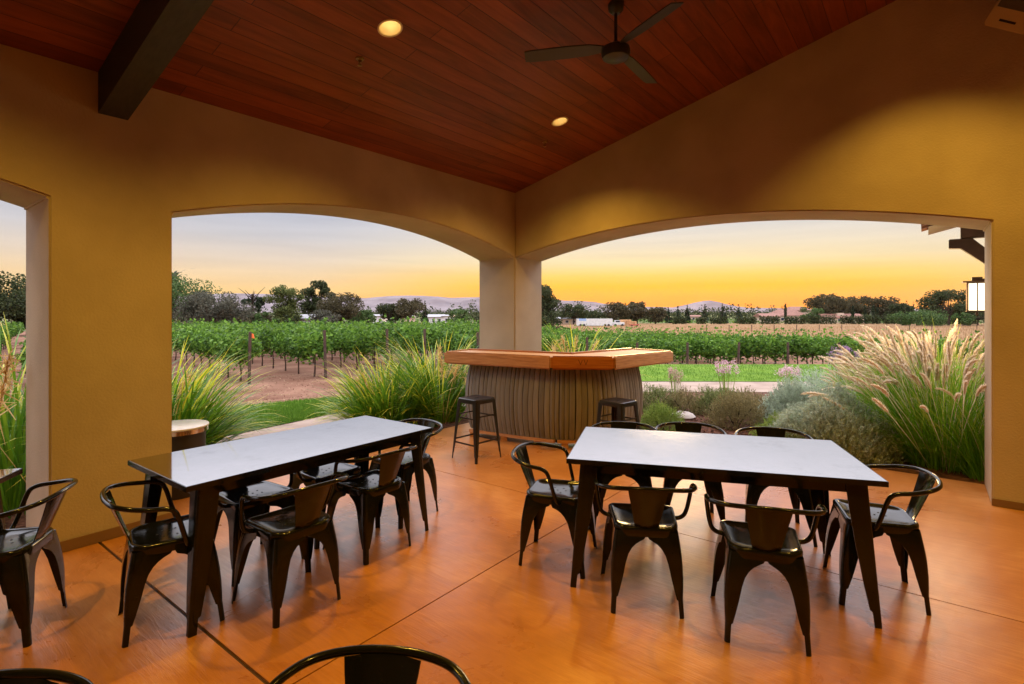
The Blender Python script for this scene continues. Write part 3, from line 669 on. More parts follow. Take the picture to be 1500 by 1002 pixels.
# ------------------------------------------------------------------ bar stools
def make_stool(name):
    t = empty(name, (0, 0, 0), 0, None, 'bar stool'); h = .66
    def sq(a, r, n=6):
        p = []
        for cx, cy, a0 in ((a - r, a - r, 0), (-a + r, a - r, 90), (-a + r, -a + r, 180), (a - r, -a + r, 270)):
            p += [(cx + r * math.cos(R(a0 + 90 * k / n)), cy + r * math.sin(R(a0 + 90 * k / n))) for k in range(n + 1)]
        return p
    rings = [(.150, .035, h - .05), (.152, .035, h - .02), (.150, .035, h - .006), (.142, .03, h), (.128, .025, h - .002), (.11, .02, h - .006)]
    v = [(x, y, z) for a, r, z in rings for x, y in sq(a, r)]; n = 28; fs = [(i * n + k, i * n + (k + 1) % n, (i + 1) * n + (k + 1) % n, (i + 1) * n + k) for i in range(len(rings) - 1) for k in range(n)]
    fs += [tuple(range((len(rings) - 1) * n, len(rings) * n)), tuple(range(n - 1, -1, -1))]
    seat = MB().add(v, fs).obj('seat', M['stool_steel'], t, smooth=40)
    MB().box(-.03, .03, -.012, .012, h - .0065, h - .0045).obj('grip_hole', M['hole'], seat)
    for sx in (-1, 1):
        for sy in (-1, 1):
            lv = []
            for z, w in ((h - .022, .060), (h - .07, .056), (.45, .052), (.2, .040), (.07, .030), (.06, .024), (0, .022)):
                k = 1 - z / h; c = .148 + .048 * k; lv.append(((sx * c, sy * c, z), w, w))
            lm = MB(); l_leg(lm, lv, sx, sy, .012); lm.obj('leg', M['stool_steel'], t, smooth=50, solid=.004)
    for z, hh in ((.20, .018), (.47, .014)):
        c = .148 + .048 * (1 - z / h) - .006; fo = MB()
        fo.box(-c, c, -c - .003, -c, z, z + hh).box(-c, c, c, c + .003, z, z + hh).box(-c - .003, -c, -c, c, z - hh - .01, z - .01).box(c, c + .003, -c, c, z - hh - .01, z - .01)
        fo.obj('footrest' if z < .3 else 'brace', M['stool_steel'], t)
    return t
s0 = reg(make_stool('bar_stool')); s0.location = (-.39, 5.86, 0); s0.rotation_euler = (0, 0, R(48))
s0['label'] = 'backless steel bar stool left of the bar, next to the long grass'; s0['group'] = 'backless steel bar stools at the bar'
copy_thing(s0, (1.13, 5.68, 0), R(44), 1, 'backless steel bar stool at the right of the bar, behind the right table', 'backless steel bar stools at the bar')

# ------------------------------------------------------------------ the barrel-stave bar
bar = empty('bar_counter', (.6, 6.5, 0), 0, 'outdoor bar of weathered barrel staves with a thick wooden top round the corner column', 'bar')
def BL(p): return (p[0] - .6, p[1] - 6.5)
A_, B_, C_, D_ = (-.87, 6.76), (.44, 6.04), (1.16, 6.00), (2.10, 6.91)
E_, F_, G_ = (1.66, 7.40), (.72, 6.54), (-.60, 7.24)
def off(a, b, c, w):
    """inner mitre point at b for a board of width w running a-b-c (interior on the left)"""
    d1 = (Vector(b) - Vector(a)).normalized(); d2 = (Vector(c) - Vector(b)).normalized()
    n1 = Vector((-d1.y, d1.x)); n2 = Vector((-d2.y, d2.x)); m = (n1 + n2).normalized()
    return tuple(Vector(b) + m * (w / m.dot(n1)))
poly = [A_, B_, C_, D_, E_, F_, G_]; W_ = .055
inn = [off(poly[i - 1], poly[i], poly[(i + 1) % 7], W_) for i in range(7)]
ZB, ZT = .945, 1.10
def board(i, m, z0=ZB, z1=ZT, bev=.018):
    j = (i + 1) % 7; e = .0008
    mb = MB().prism([BL(p) for p in (poly[i], poly[j], inn[j], inn[i])], z0, z1)
    return mb.obj('edge_board', m, top, bevel=bev, smooth=40)
top = MB().prism([BL(p) for p in inn], ZB + .02, ZT - .014).obj('counter_top', M['bar_top'], bar)
b0 = board(0, M['bar_light']); b1 = board(1, M['bar_dark']); b1['label'] = 'darker amber middle board of the bar edge'; board(2, M['bar_light']); board(3, M['bar_light']); board(6, M['bar_light'])
board(4, M['bar_dark'], ZB + .05, ZT + .006, .006); board(5, M['bar_dark'], ZB + .05, ZT + .006, .006)
mk = MB(); fy_ = lambda x: B_[1] + (C_[1] - B_[1]) * (x - B_[0]) / (C_[0] - B_[0])
for k, cx in enumerate((.775, .835)):
    for sgn in (-1, 1):
        z0, z1 = 1.002, 1.062
        xa, xb = cx, cx + sgn * .023
        yy = fy_(cx) - 6.5
        mk.hexa([(xa - .004 - .6, yy - .0012, z0), (xa + .004 - .6, yy - .0012, z0), (xa - .004 - .6, yy + .002, z0), (xa + .004 - .6, yy + .002, z0),
                 (xb - .004 - .6, yy - .0012, z1), (xb + .004 - .6, yy - .0012, z1), (xb - .004 - .6, yy + .002, z1), (xb + .004 - .6, yy + .002, z1)])
mk.obj('burnt_mark', M['mark'], b1)
path = [(-.51, 7.15), (-.555, 6.83), (.52, 6.22), (1.10, 6.22), (1.66, 6.76), (1.50, 7.18)]
def chaikin(P, k=2):
    for _ in range(k):
        Q = [P[0]]
        for a, b in zip(P, P[1:]):
            Q += [(a[0] * .78 + b[0] * .22, a[1] * .78 + b[1] * .22), (a[0] * .22 + b[0] * .78, a[1] * .22 + b[1] * .78)]
        P = Q + [P[-1]]
    return P
pp = [Vector((*p, 0)) for p in chaikin(path)]; cum = [0]
for a, b in zip(pp, pp[1:]): cum.append(cum[-1] + (b - a).length)
def at_len(s):
    s = min(max(s, 0), cum[-1])
    for i in range(len(pp) - 1):
        if s <= cum[i + 1] + 1e-9: return pp[i].lerp(pp[i + 1], (s - cum[i]) / max(cum[i + 1] - cum[i], 1e-9))
    return pp[-1]
sv = MB(); s = 0.0; zs = np.linspace(.10, .935, 9)
while s < cum[-1] - .01:
    w = random.uniform(.052, .072); e = min(s + w, cum[-1]); a, b = at_len(s), at_len(e); d = (b - a).normalized(); nrm = Vector((d.y, -d.x, 0)); rn_ = random.random(); jit = random.uniform(-.004, .004); v = []
    mid = (a + b) / 2; hw = (b - a).length / 2
    for z in zs:
        k = 1 - ((z - .52) / .43) ** 2; bl = .068 * k + jit; g = hw * (.90 + .09 * k) - .0015
        skew = .005 * math.sin(z * 5 + s * 3)
        for q, dep in ((-1, 0), (0, .006), (1, 0), (1, -.022), (-1, -.022)):
            p = mid + d * (q * g + skew) + nrm * (bl + dep); v.append((p.x - .6, p.y - 6.5, z))
    m_ = len(zs); fs = [(i * 5 + k, i * 5 + (k + 1) % 5, (i + 1) * 5 + (k + 1) % 5, (i + 1) * 5 + k) for i in range(m_ - 1) for k in range(5)] + [(4, 3, 2, 1, 0), tuple(range((m_ - 1) * 5, m_ * 5))]
    sv.add(v, fs, rn_); s = e
sv.obj('stave_body', M['stave'], bar, smooth=25)
core = [(-.47, 7.12), (-.50, 6.86), (.53, 6.275), (1.08, 6.275), (1.60, 6.79), (1.45, 7.12), (.74, 6.47)]
MB().prism([BL(p) for p in core], .06, .944).obj('core', M['hole'], bar)
sk = MB()
def beam(mb, a, b, w, z0, z1):
    d = (Vector(b) - Vector(a)).normalized(); n_ = Vector((-d.y, d.x)) * w / 2
    mb.prism([BL(Vector(a) - n_), BL(Vector(b) - n_), BL(Vector(b) + n_), BL(Vector(a) + n_)], z0, z1)
beam(sk, (-.54, 6.845), (.50, 6.255), .05, .062, .098); beam(sk, (.53, 6.25), (1.08, 6.25), .05, .062, .098); beam(sk, (1.11, 6.265), (1.62, 6.765), .05, .062, .098)
for p in ((-.50, 6.84), (-.1, 6.61), (.3, 6.39), (.62, 6.27), (1.02, 6.27), (1.35, 6.52), (1.58, 6.75)): sk.box(p[0] - .04 - .6, p[0] + .04 - .6, p[1] - .03 - 6.5, p[1] + .05 - 6.5, .001, .0605)
sk.obj('skid', M['bar_light'], bar)
# ------------------------------------------------------------------ grasses and shrubs of the bed
def plant(name, x, y, label, cat, group=None, z=None):
    return empty(name, (x, y, (tz(x, y) if z is None else z)), 0, label, cat, group)
def grass_clump(t, n, rad, hgt, width, m, lean=(.05, .75), droop=(.5, 1.7), part='leaves', az=None, tall=1.0):
    a = rng.uniform(0, 6.283, n); r = rad * np.sqrt(rng.random(n)) * .45
    base = np.stack([r * np.cos(a), r * np.sin(a), np.zeros(n)], 1)
    az_ = a + rng.normal(0, .5, n) if az is None else az + rng.normal(0, .6, n)
    u = rng.random(n)
    Q, T, rn = blades(n, base, az_, hgt * rng.uniform(.65, 1.22, n) * (1.12 - .3 * u), lean[0] + (lean[1] - lean[0]) * u, rng.uniform(*droop, n), width * rng.uniform(.6, 1.2, n), seg=7)
    # blades that would push into the pavilion's walls or the little drum table do not grow
    Wx, Wy = Q[..., 0] + t.location.x, Q[..., 1] + t.location.y
    ld_, ls_ = (Wx - OX) * cR + (Wy - OY) * sR, -(Wx - OX) * sR + (Wy - OY) * cR
    bad = (((ld_ > -.70) & (ls_ < .70)) | (((Wx + 2.96) ** 2 + (Wy - 4.70) ** 2 < .36 ** 2) & (Q[..., 2] < .75))).any(1).reshape(n, 7).any(1)
    ok = np.repeat(~bad, 7); Q, T, rn = Q[ok], T[ok], rn[ok]
    return link(part, quad_mesh(part, Q, rn, T), m, t)
def seed_plume(m, h, fuzz, n, seed):
    """airy stalk with short spikelets"""
    P = []; r = np.random.default_rng(seed)
    lean = r.uniform(.1, .35); a = r.uniform(0, 6.28)
    pt = lambda t: np.array([math.cos(a) * lean * h * t ** 1.8, math.sin(a) * lean * h * t ** 1.8, h * t])
    for i in range(8):
        p, q = pt(i / 8), pt((i + 1) / 8); w = .0035
        P += [[p + [w, 0, 0], p - [w, 0, 0], q - [w, 0, 0], q + [w, 0, 0]], [p + [0, w, 0], p - [0, w, 0], q - [0, w, 0], q + [0, w, 0]]]
    for i in range(n):
        t = r.uniform(.62, 1.0); p = pt(t); d = unit(r.normal(size=3) + np.array([0, 0, .5])); l = fuzz * (1.25 - t) * 2.2 * r.uniform(.5, 1)
        s = unit(np.cross(d, r.normal(size=3))) * .005; P.append([p - s, p + s, p + d * l + s * .4, p + d * l - s * .4])
    return quad_mesh('seed_head', np.array(P), r.random(len(P)), None)
SEED = [seed_plume(None, 1.0, .14, 110, 40 + k) for k in range(4)]
for me in SEED: me.materials.append(M['seed'])
GG = 'clumps of long arching grass along the patio edge'
def long_grass(x, y, hgt, rad, n, heads, label, width=.031):
    t = plant('long_grass', x, y, label, 'ornamental grass', GG)
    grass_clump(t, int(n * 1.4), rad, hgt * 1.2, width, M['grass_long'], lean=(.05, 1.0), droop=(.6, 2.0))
    for k in range(heads):
        a = random.uniform(0, 6.28); r = rad * random.uniform(.05, .45)
        o = bpy.data.objects.new('seed_head', SEED[k % 4]); COL.objects.link(o); o.parent = t
        o.location = (r * math.cos(a), r * math.sin(a), 0); o.rotation_euler = (random.uniform(-.35, .35), random.uniform(-.35, .35), random.uniform(0, 6.28)); o.scale = (1, 1, hgt * random.uniform(.95, 1.2))
long_grass(-4.05, 4.30, 1.25, .8, 850, 3, 'arching long grass seen through the opening at the far left edge')
long_grass(-3.66, 5.45, 1.0, .85, 1000, 6, 'arching long grass with golden seed heads just right of the stucco pillar')
long_grass(-1.72, 7.30, .80, .75, 850, 2, 'spreading long grass beyond the far end of the left table')
long_grass(-1.12, 7.85, 1.02, .7, 1000, 4, 'tall yellow-tipped long grass close to the left end of the bar')
long_grass(1.05, 8.9, 1.12, .4, 260, 5, 'small long grass clump showing over the bar top right of the column')
# fountain grass: green skirt, many furry plumes
def plume_mesh(seed):
    r = np.random.default_rng(seed); P = []; T = []
    lean0, droop = r.uniform(.0, .15), r.uniform(.25, 1.3); p = np.zeros(3); ang = lean0; pts = []
    n = 16; Ls = .80; Lp = .24; cur = 0
    for i in range(n + 1):
        pts.append(p.copy()); step = Ls / 8 if i < 8 else Lp / 8
        p = p + np.array([math.sin(ang), 0, math.cos(ang)]) * step; ang += droop * (.03 if i < 8 else .11)
    for i in range(n):
        a, b = pts[i], pts[i + 1]; w = .0022 if i < 8 else .004
        for s in (np.array([0, w, 0]), np.array([w, 0, 0])): P.append([a - s, a + s, b + s, b - s])
    for k in range(420):
        t = r.random(); i = 8 + int(t * 7.99); f = t * 8 % 1; c = pts[i] * (1 - f) + pts[min(i + 1, n)] * f; ax = unit(pts[min(i + 1, n)] - pts[i])
        d = unit(r.normal(size=3)); d = unit(d - ax * d.dot(ax) + ax * 1.1); l = .029 * (math.sin(math.pi * min(t * .93 + .09, 1)) ** .6) * r.uniform(.7, 1.15)
        s = unit(np.cross(d, r.normal(size=3))) * .0032; P.append([c - s, c + s, c + d * l + s * .3, c + d * l - s * .3])
    return quad_mesh('plume', np.array(P), r.random(len(P)))
PL = [plume_mesh(60 + k) for k in range(7)]
for me in PL: me.materials.append(M['plume'])
def fountain(x, y, hgt, rad, n, plumes, label, lean_bias=0.0):
    t = plant('fountain_grass', x, y, label, 'ornamental grass', 'clumps of fountain grass outside the right arch')
    grass_clump(t, n, rad, hgt * .95, .011, M['fountain'], lean=(.02, .8), droop=(.5, 1.7))
    for k in range(plumes):
        a = random.uniform(0, 6.28); r = rad * .35 * math.sqrt(random.random()); tilt = random.uniform(.02, .37) if k % 6 else random.uniform(.5, .85)
        o = bpy.data.objects.new('plume', PL[k % 7]); COL.objects.link(o); o.parent = t
        o.location = (r * math.cos(a), r * math.sin(a), random.uniform(-.04, .12)); s = hgt * random.uniform(.86, 1.12); o.scale = (s, s, s)
        o.rotation_mode = 'ZYX' if False else 'XYZ'
        o.rotation_euler = (0, tilt, a + random.uniform(-.5, .5))
fountain(4.62, 5.66, 1.20, .8, 3000, 150, 'tall fountain grass full of cream plumes, front clump beside the right pillar')
fountain(5.10, 6.40, 1.32, .8, 1800, 150, 'fountain grass with upright cream plumes, rear clump below the lantern')
fountain(4.90, 6.90, 1.05, .7, 1500, 120, 'fountain grass with plumes leaning left over the grey shrubs')
fountain(4.75, 5.15, .95, .6, 1500, 26, 'low fountain grass with drooping plumes against the right jamb')
def shrub(kind, x, y, rad, hgt, label, m, n=900, ln=.09, w=.006, spiky=.6, flowers=None, stalk=0):
    t = plant(kind, x, y, label, {'rosemary': 'shrub', 'grey_shrub': 'shrub', 'low_shrub': 'shrub', 'flowering_plant': 'flower'}.get(kind, 'shrub'), 'low shrubs of the planting bed')
    d = rng.normal(size=(n, 3)); d[:, 2] = np.abs(d[:, 2]) * 1.1; d = unit(d); k = rng.uniform(.25, 1, n) ** .45
    lump = 1 + .16 * np.sin(d[:, 0] * 5 + x * 7) * np.cos(d[:, 1] * 4.3 + y * 5)
    c = d * np.array([rad, rad, hgt - ln * .5]) * (k * lump)[:, None]; c[:, 2] = np.maximum(c[:, 2], .01)
    dirs = unit(d * np.array([1, 1, .7]) + np.array([0, 0, spiky]) + rng.normal(0, .38, (n, 3)))
    az = np.arctan2(dirs[:, 1], dirs[:, 0]); lean = np.arccos(np.clip(dirs[:, 2], -1, 1))
    Q, T, rn = blades(n, c - dirs * ln * .4, az, ln * rng.uniform(.6, 1.5, n), lean, rng.uniform(-.3, .5, n), w * np.ones(n), seg=2)
    # needles along every sprig
    m_ = 9; ci = np.repeat(np.arange(n), m_); tt = rng.random(n * m_); pos = c[ci] + dirs[ci] * (ln * (tt - .35))[:, None]
    Q2 = leaf_quads(pos, w * 4.4, up=.1, aspect=.30)
    link('foliage', quad_mesh('foliage', np.concatenate([Q, Q2]), np.concatenate([rn, rng.random(len(Q2))])), m, t)
    st_ = MB()
    for k in range(5):
        a = random.uniform(0, 6.28); st_.tube([(0, 0, -.02), (rad * .3 * math.cos(a), rad * .3 * math.sin(a), hgt * .35), (rad * .55 * math.cos(a), rad * .55 * math.sin(a), hgt * .6)], [.012, .008, .004], 5)
    st_.obj('stem', M['bark'], t)
    if flowers:
        nf = 26; P = []; S = []
        for k in range(nf):
            a = random.uniform(0, 6.28); r = rad * math.sqrt(random.random()) * .8; b = np.array([r * math.cos(a) * .5, r * math.sin(a) * .5, hgt * .5]); e = np.array([r * math.cos(a), r * math.sin(a), hgt + stalk * random.uniform(.55, 1.05)])
            for s in (np.array([.0025, 0, 0]), np.array([0, .0025, 0])): S.append([b - s, b + s, e + s, e - s])
            P.append(e + rng.normal(0, .022, (26, 3)) * np.array([1, 1, 1.3]))
        link('flower_stalks', quad_mesh('flower_stalks', np.array(S), np.full(len(S), .5)), M['lime_shrub'], t)
        P = np.concatenate(P); link('blossoms', quad_mesh('blossoms', leaf_quads(P, .022, aspect=.8), rng.random(len(P))), flowers, t)
shrub('rosemary', 2.07, 7.40, .31, .40, 'bright green rounded rosemary mound touching the right end of the bar', M['lime_shrub'], 1100)
shrub('rosemary', 2.38, 8.75, .36, .48, 'dark rosemary mound half hidden behind the right end of the bar', M['rosemary'], 1000)
shrub('rosemary', 2.76, 8.6, .33, .44, 'brownish rosemary mound between the bar and the white stone path', M['rosemary_brown'], 900)
shrub('rosemary', 3.22, 8.6, .34, .46, 'green rosemary mound in the middle of the bed, near the path', M['rosemary'], 1000)
shrub('rosemary', 3.20, 7.60, .45, .52, 'large brown-green rosemary mound behind the middle chair', M['rosemary_brown'], 1700)
shrub('rosemary', 3.68, 8.35, .38, .46, 'brown-tipped shrub between the rosemary and the grey sage', M['rosemary_brown'], 1000)
shrub('grey_shrub', 4.02, 7.45, .55, .66, 'grey-green sage mound in the middle of the bed', M['sage'], 4500, .13, .008, 1.1)
shrub('grey_shrub', 3.66, 6.1, .60, .74, 'big silvery sage in front, between the right table and the fountain grass', M['sage'], 6500, .13, .008, 1.1)
shrub('grey_shrub', 5.0, 8.35, .65, .80, 'tall grey shrub at the back, left of the fountain grass', M['sage'], 2300, .15, .008, 1.2)
shrub('low_shrub', 3.40, 6.70, .36, .34, 'low yellow-green shrub in front of the grey sage', M['lime_shrub'], 1100, .09, .007)
shrub('low_shrub', 3.20, 5.95, .40, .30, 'low dark green shrub by the patio edge behind the right table', M['rosemary'], 1100, .10, .007)
shrub('flowering_plant', 3.78, 9.35, .26, .34, 'tall pink flowers above a green cushion beside the path', M['rosemary'], 700, .09, .006, 1, M['pink'], .42)
shrub('flowering_plant', 2.88, 9.35, .18, .2, 'dried tan flower head on the left part of the path edge', M['rosemary_brown'], 400, .08, .006, 1, M['tan_flower'], .42)
shrub('flowering_plant', 4.75, 9.1, .24, .34, 'pale pink flowers right of the taller pink ones', M['sage'], 600, .10, .006, 1, M['pink'], .34)
shrub('flowering_plant', 4.70, 7.55, .24, .75, 'purple flower spikes left of the fountain grass plumes', M['sage'], 700, .11, .006, 1.3, M['purple'], .36)
rk = MB(); r_ = random.Random(3)
rk.lathe([(0, -.03), (.12, -.02), (.145, .02), (.12, .06), (.06, .085), (0, .09)], n=14, closed=False)
rk.v = [(x * (1.35 + r_.uniform(-.12, .12)), y * (1 + r_.uniform(-.12, .12)), z * (1 + r_.uniform(-.2, .2))) for x, y, z in rk.v]
ro = rk.obj('garden_stone', M['stone'], None, smooth=60); ro.location = (2.62, 8.15, -.02); tag(ro, 'white stone lying in the mulch between the rosemary mounds', 'stone')

# ------------------------------------------------------------------ vineyard
def vine_mesh(seed, n=1000):
    r = np.random.default_rng(seed)
    x = r.uniform(-.85, .85, n); a = r.uniform(0, 6.283, n); k = r.random(n) ** .4
    ry, rz = .36, .40
    c = np.stack([x, np.cos(a) * ry * k * (1 + .2 * np.sin(x * 5 + seed)), 1.15 + np.sin(a) * rz * k * (1 + .18 * np.sin(x * 7 + seed * 2))], 1)
    sh = 70; c[:sh, 2] += r.uniform(.1, .46, sh); c[sh:sh + 120, 2] -= r.uniform(.05, .42, 120)
    me = quad_mesh('foliage', leaf_quads(c, .125, up=.5, aspect=.8), r.random(n)); me.materials.append(M['vine']); return me
VM = [vine_mesh(k) for k in range(6)]
TM = []
for k in range(4):
    mb = MB(); j = lambda s: random.uniform(-s, s)
    mb.tube([(j(.02), j(.02), -.1), (j(.03), j(.03), .3), (j(.05), j(.03), .6), (0, 0, .86)], [.036, .028, .026, .024], 6)
    mb.tube([(-.75, 0, .90), (-.3, j(.03), .88), (0, 0, .86), (.3, j(.03), .89), (.75, 0, .9)], [.012, .016, .02, .016, .012], 5)
    me = mb.mesh('trunk', smooth=60); me.materials.append(M['vine_wood']); TM.append(me)
P1 = ground_at(365, 563); P2 = ground_at(477, 555)
starts = [(P1[0] - 5.4, P1[1] - 4.2), (P1[0] - 3.6, P1[1] - 2.8), (P1[0] - 1.8, P1[1] - 1.4), P1, P2]
starts += [ground_at(568, 549), ground_at(622, 546)]
xx = starts[-1][0] + 1.9
while xx < 19.5:
    starts.append((xx, float(np.interp(xx, [-2, 0, 2, 4, 7, 12, 20], [18.2, 18.8, 19.4, 19.9, 20.3, 20.4, 20.0])))); xx += 1.95
dirx, diry = -.65, .76
cand = []
for ri, (x0, y0) in enumerate(starts):
    for k in range(34):
        d = .95 + k * 1.45; x, y = x0 + dirx * d, y0 + diry * d
        if y > 52: break
        cand.append((y, ri, k, x))
cand.sort(); near = cand[:300]; far = cand[300:]
ORD = ['first', 'second', 'third', 'fourth', 'fifth', 'sixth', 'seventh', 'eighth', 'ninth', 'tenth', 'eleventh', 'twelfth', 'thirteenth', 'fourteenth', 'fifteenth', 'sixteenth', 'seventeenth', 'eighteenth', 'nineteenth', 'twentieth', 'twenty-first']
rzv = math.atan2(diry, dirx)
for y, ri, k, x in near:
    lab = f'leafy grapevine at the near end of the {ORD[ri]} vineyard row from the left' if k == 0 else 'leafy green grapevine farther back in the vineyard rows, behind the row-end vines'
    t = empty('grapevine', (x, y, tz(x, y)), rzv + random.uniform(-.05, .05), lab, 'grapevine', 'grapevines in the vineyard rows')
    s = random.uniform(.88, 1.1); t.scale = (1, s, s * (.87 if x > 3 else .91))
    link('foliage', VM[random.randrange(6)], None, t); link('trunk', TM[random.randrange(4)], None, t)
C = []
for y, ri, k, x in far:
    m_ = 150; a = rng.uniform(0, 6.283, m_); kk = rng.random(m_) ** .4; u = rng.uniform(-.8, .8, m_)
    C.append(np.stack([x + dirx * u - diry * np.cos(a) * .38 * kk, y + diry * u + dirx * np.cos(a) * .38 * kk, tz(x, y) + 1.14 + np.sin(a) * .42 * kk + (rng.random(m_) < .06) * .2], 1))
C = np.concatenate(C)
tag(link('vineyard', quad_mesh('vineyard', leaf_quads(C, .24, up=.5, aspect=.85), rng.random(len(C))), M['vine']), 'far rows of the green vineyard reaching back to the dry field', 'vineyard', kind='stuff')
pm = MB().box(-.035, .035, -.035, .035, -.2, 1.52).mesh('vineyard_post', bevel=.004); pm.materials.append(M['post'])
for ri, (x, y) in enumerate(starts):
    o = bpy.data.objects.new('vineyard_post', pm); COL.objects.link(o); z = tz(x, y); o.location = (x, y, z); o.rotation_euler = (random.uniform(-.03, .03), random.uniform(-.03, .03), rzv)
    if x > 3: o.scale = (1, 1, .86)
    tag(o, f'rusty wooden end post of the {ORD[ri]} vineyard row from the left', 'post', 'end posts of the vineyard rows')
    wr = MB()
    for h in ((.42, .80) if ri < 8 else (.5,)):
        pts = [(x + dirx * d, y + diry * d, tz(x + dirx * d, y + diry * d) + h) for d in np.linspace(0, 22, 12)]
        wr.tube(pts, .006, 4)
    tag(wr.obj('trellis_wire', M['wire']), f'thin trellis wires strung along the {ORD[ri]} vineyard row from the left', 'wire', 'trellis wires of the vineyard')
fo = MB().hexa([(.04, -.01, 1.36), (.16, -.03, 1.33), (.04, .01, 1.36), (.16, -.01, 1.33), (.04, -.01, 1.48), (.13, -.02, 1.46), (.04, .01, 1.48), (.13, 0, 1.46)]).obj('marker_tape', M['orange'])
fo.location = (P1[0], P1[1], tz(*P1)); tag(fo, 'scrap of orange tape tied to a rusty vineyard end post', 'tape')

# ------------------------------------------------------------------ trees
def crown_pts(n, blobs, shell=.5):
    w = np.array([b[1] ** 2 for b in blobs]); idx = rng.choice(len(blobs), n, p=w / w.sum())
    c = np.array([b[0] for b in blobs])[idx]; r = np.array([b[1] for b in blobs])[idx]
    d = unit(rng.normal(size=(n, 3))); k = rng.random(n) ** shell
    return c + d * (r * k)[:, None] * np.array([1, 1, .82])
def tree(name, px0, px1, ytop, D, kind, m, label, n=2600, leaf=None, yb=None, trunk=True, cat='tree', group=None, open_=0.0):
    x = gx((px0 + px1) / 2, D); w = (px1 - px0) / F * D * (1.1 if kind in ('oak', 'round', 'bush') else 1); n = int(n * 1.4) if kind in ('oak', 'round', 'bush') else n; zb = tz(x, D) if D < 230 else tz(x, 190) + .0; H = gz(ytop, D) - zb
    t = empty(name, (x, D, zb), random.uniform(0, 6.28), label, cat, group)
    leaf = (leaf or max(.17, D * .0024)) * 1.3; n = int(n * 1.5); rw = w / 2; blobs = []; limbs = []
    rnd = random.Random(int(px0 * 7 + ytop))
    if kind in ('oak', 'round', 'bush'):
        lo = {'oak': .30, 'round': .10, 'bush': .0}[kind]
        for k in range({'oak': 38, 'round': 46, 'bush': 26}[kind]):
            a = rnd.uniform(0, 6.28); u = rnd.uniform(-.85, .8); rr = math.sqrt(max(1 - u * u, 0)) * rnd.uniform(.3, .95)
            br = rw * rnd.uniform(.17, .34) * (1 - .25 * open_)
            ch = H * (1 - lo) / 2; c = np.array([math.cos(a) * rr * rw * .95, math.sin(a) * rr * rw * .95, H * lo + ch * (1 + u * .9)])
            c[2] = min(c[2], H - br * .8); blobs.append((c, br)); limbs.append(c)
    elif kind in ('conifer', 'cypress'):
        m_ = 12
        for k in range(m_):
            f = k / (m_ - 1); r = rw * ((1 - f) * .92 + .05) if kind == 'conifer' else rw * (.5 + .5 * math.sin(math.pi * (.12 + .8 * f)))
            for q in range(3 if kind == 'conifer' else 1):
                a = rnd.uniform(0, 6.28); o = r * (.55 if kind == 'conifer' else .1); br = max(r * .55, rw * .1)
                blobs.append((np.array([math.cos(a) * o, math.sin(a) * o, H * (.1 + .87 * f) - br * .3]), br))
    elif kind == 'dead':
        for k in range(13):
            a = rnd.uniform(0, 6.28); f = rnd.uniform(.25, .72); blobs.append((np.array([math.cos(a) * rw * .5, math.sin(a) * rw * .5, H * f]), rw * .22))
        for k in range(11):
            a = rnd.uniform(0, 6.28); limbs.append(np.array([math.cos(a) * rw * rnd.uniform(.4, 1), math.sin(a) * rw * rnd.uniform(.4, 1), H * rnd.uniform(.75, 1)]))
    if kind == 'palm':
        P = []; top = np.array([0, 0, H * .8])
        for k in range(46):
            a = rnd.uniform(0, 6.28); e0 = rnd.uniform(-.4, 1.35); L_ = rw * rnd.uniform(.8, 1.1); p = top.copy(); el = e0
            for i in range(6):
                d = np.array([math.cos(a) * math.cos(el), math.sin(a) * math.cos(el), math.sin(el)]); q = p + d * L_ / 6; s = np.array([-math.sin(a), math.cos(a), 0]) * rw * .09 * (1 - i / 7)
                P.append([p - s, p + s, q + s * .85, q - s * .85]); p = q; el -= .26
        Q = np.array(P)
    else:
        C = crown_pts(n, blobs, .33 if kind != 'conifer' else .6)
        C = C[C[:, 2] > .05]
        Q = leaf_quads(C, leaf, up=.4, aspect=.75)
    link('crown', quad_mesh('crown', Q, rng.random(len(Q))), m, t)
    if trunk:
        tr = MB(); r0 = max(.12, H * .028); hb = H * (.42 if kind in ('oak', 'round') else .8 if kind != 'bush' else .3)
        tr.tube([(0, 0, -.5), (r0 * .4, 0, hb * .5), (0, r0 * .3, hb)], [r0 * 1.25, r0, r0 * .6], 8)
        for c in limbs: tr.tube([(0, 0, hb * rnd.uniform(.55, .95)), tuple(c * np.array([.5, .5, .4]) + np.array([0, 0, hb * .55])), tuple(c)], [r0 * .45, r0 * .28, r0 * .10], 5)
        tr.obj('trunk', M['bark'], t, smooth=60)
    return t
TG = 'trees beyond the vineyard'
tree('oak_tree', -75, 60, 398, 62, 'oak', M['lf_dark'], 'large dark oak at the far left edge behind the vines', 5200, .2, group=TG)
tree('oak_tree', 5, 75, 425, 66, 'round', M['lf_dark'], 'dark round tree just left of the stucco pillar', 2600, .2, group=TG)
tree('palm_tree', 215, 292, 398, 84, 'palm', M['lf_dark'], 'palm poking out of the green trees right of the pillar', group=TG)
tree('broadleaf_tree', 185, 312, 402, 76, 'round', M['lf_green'], 'tall green tree at the left edge of the middle opening', 3600, .22, group=TG)
tree('broadleaf_tree', 258, 358, 426, 64, 'round', M['lf_grey'], 'wide grey-brown rounded tree beside the tall green one', 5200, .17, group=TG)
tree('bare_tree', 346, 394, 417, 88, 'dead', M['lf_conifer'], 'half bare tree with spiky branches against the sky', 1500, .24, group=TG)
tree('willow_tree', 390, 444, 415, 82, 'round', M['lf_olive'], 'olive green square-crowned tree left of the open oak', 4200, .2, group=TG)
tree('oak_tree', 436, 490, 407, 96, 'oak', M['lf_dark'], 'tall open oak with gaps of sky in its crown', 3600, .24, open_=.4, group=TG)
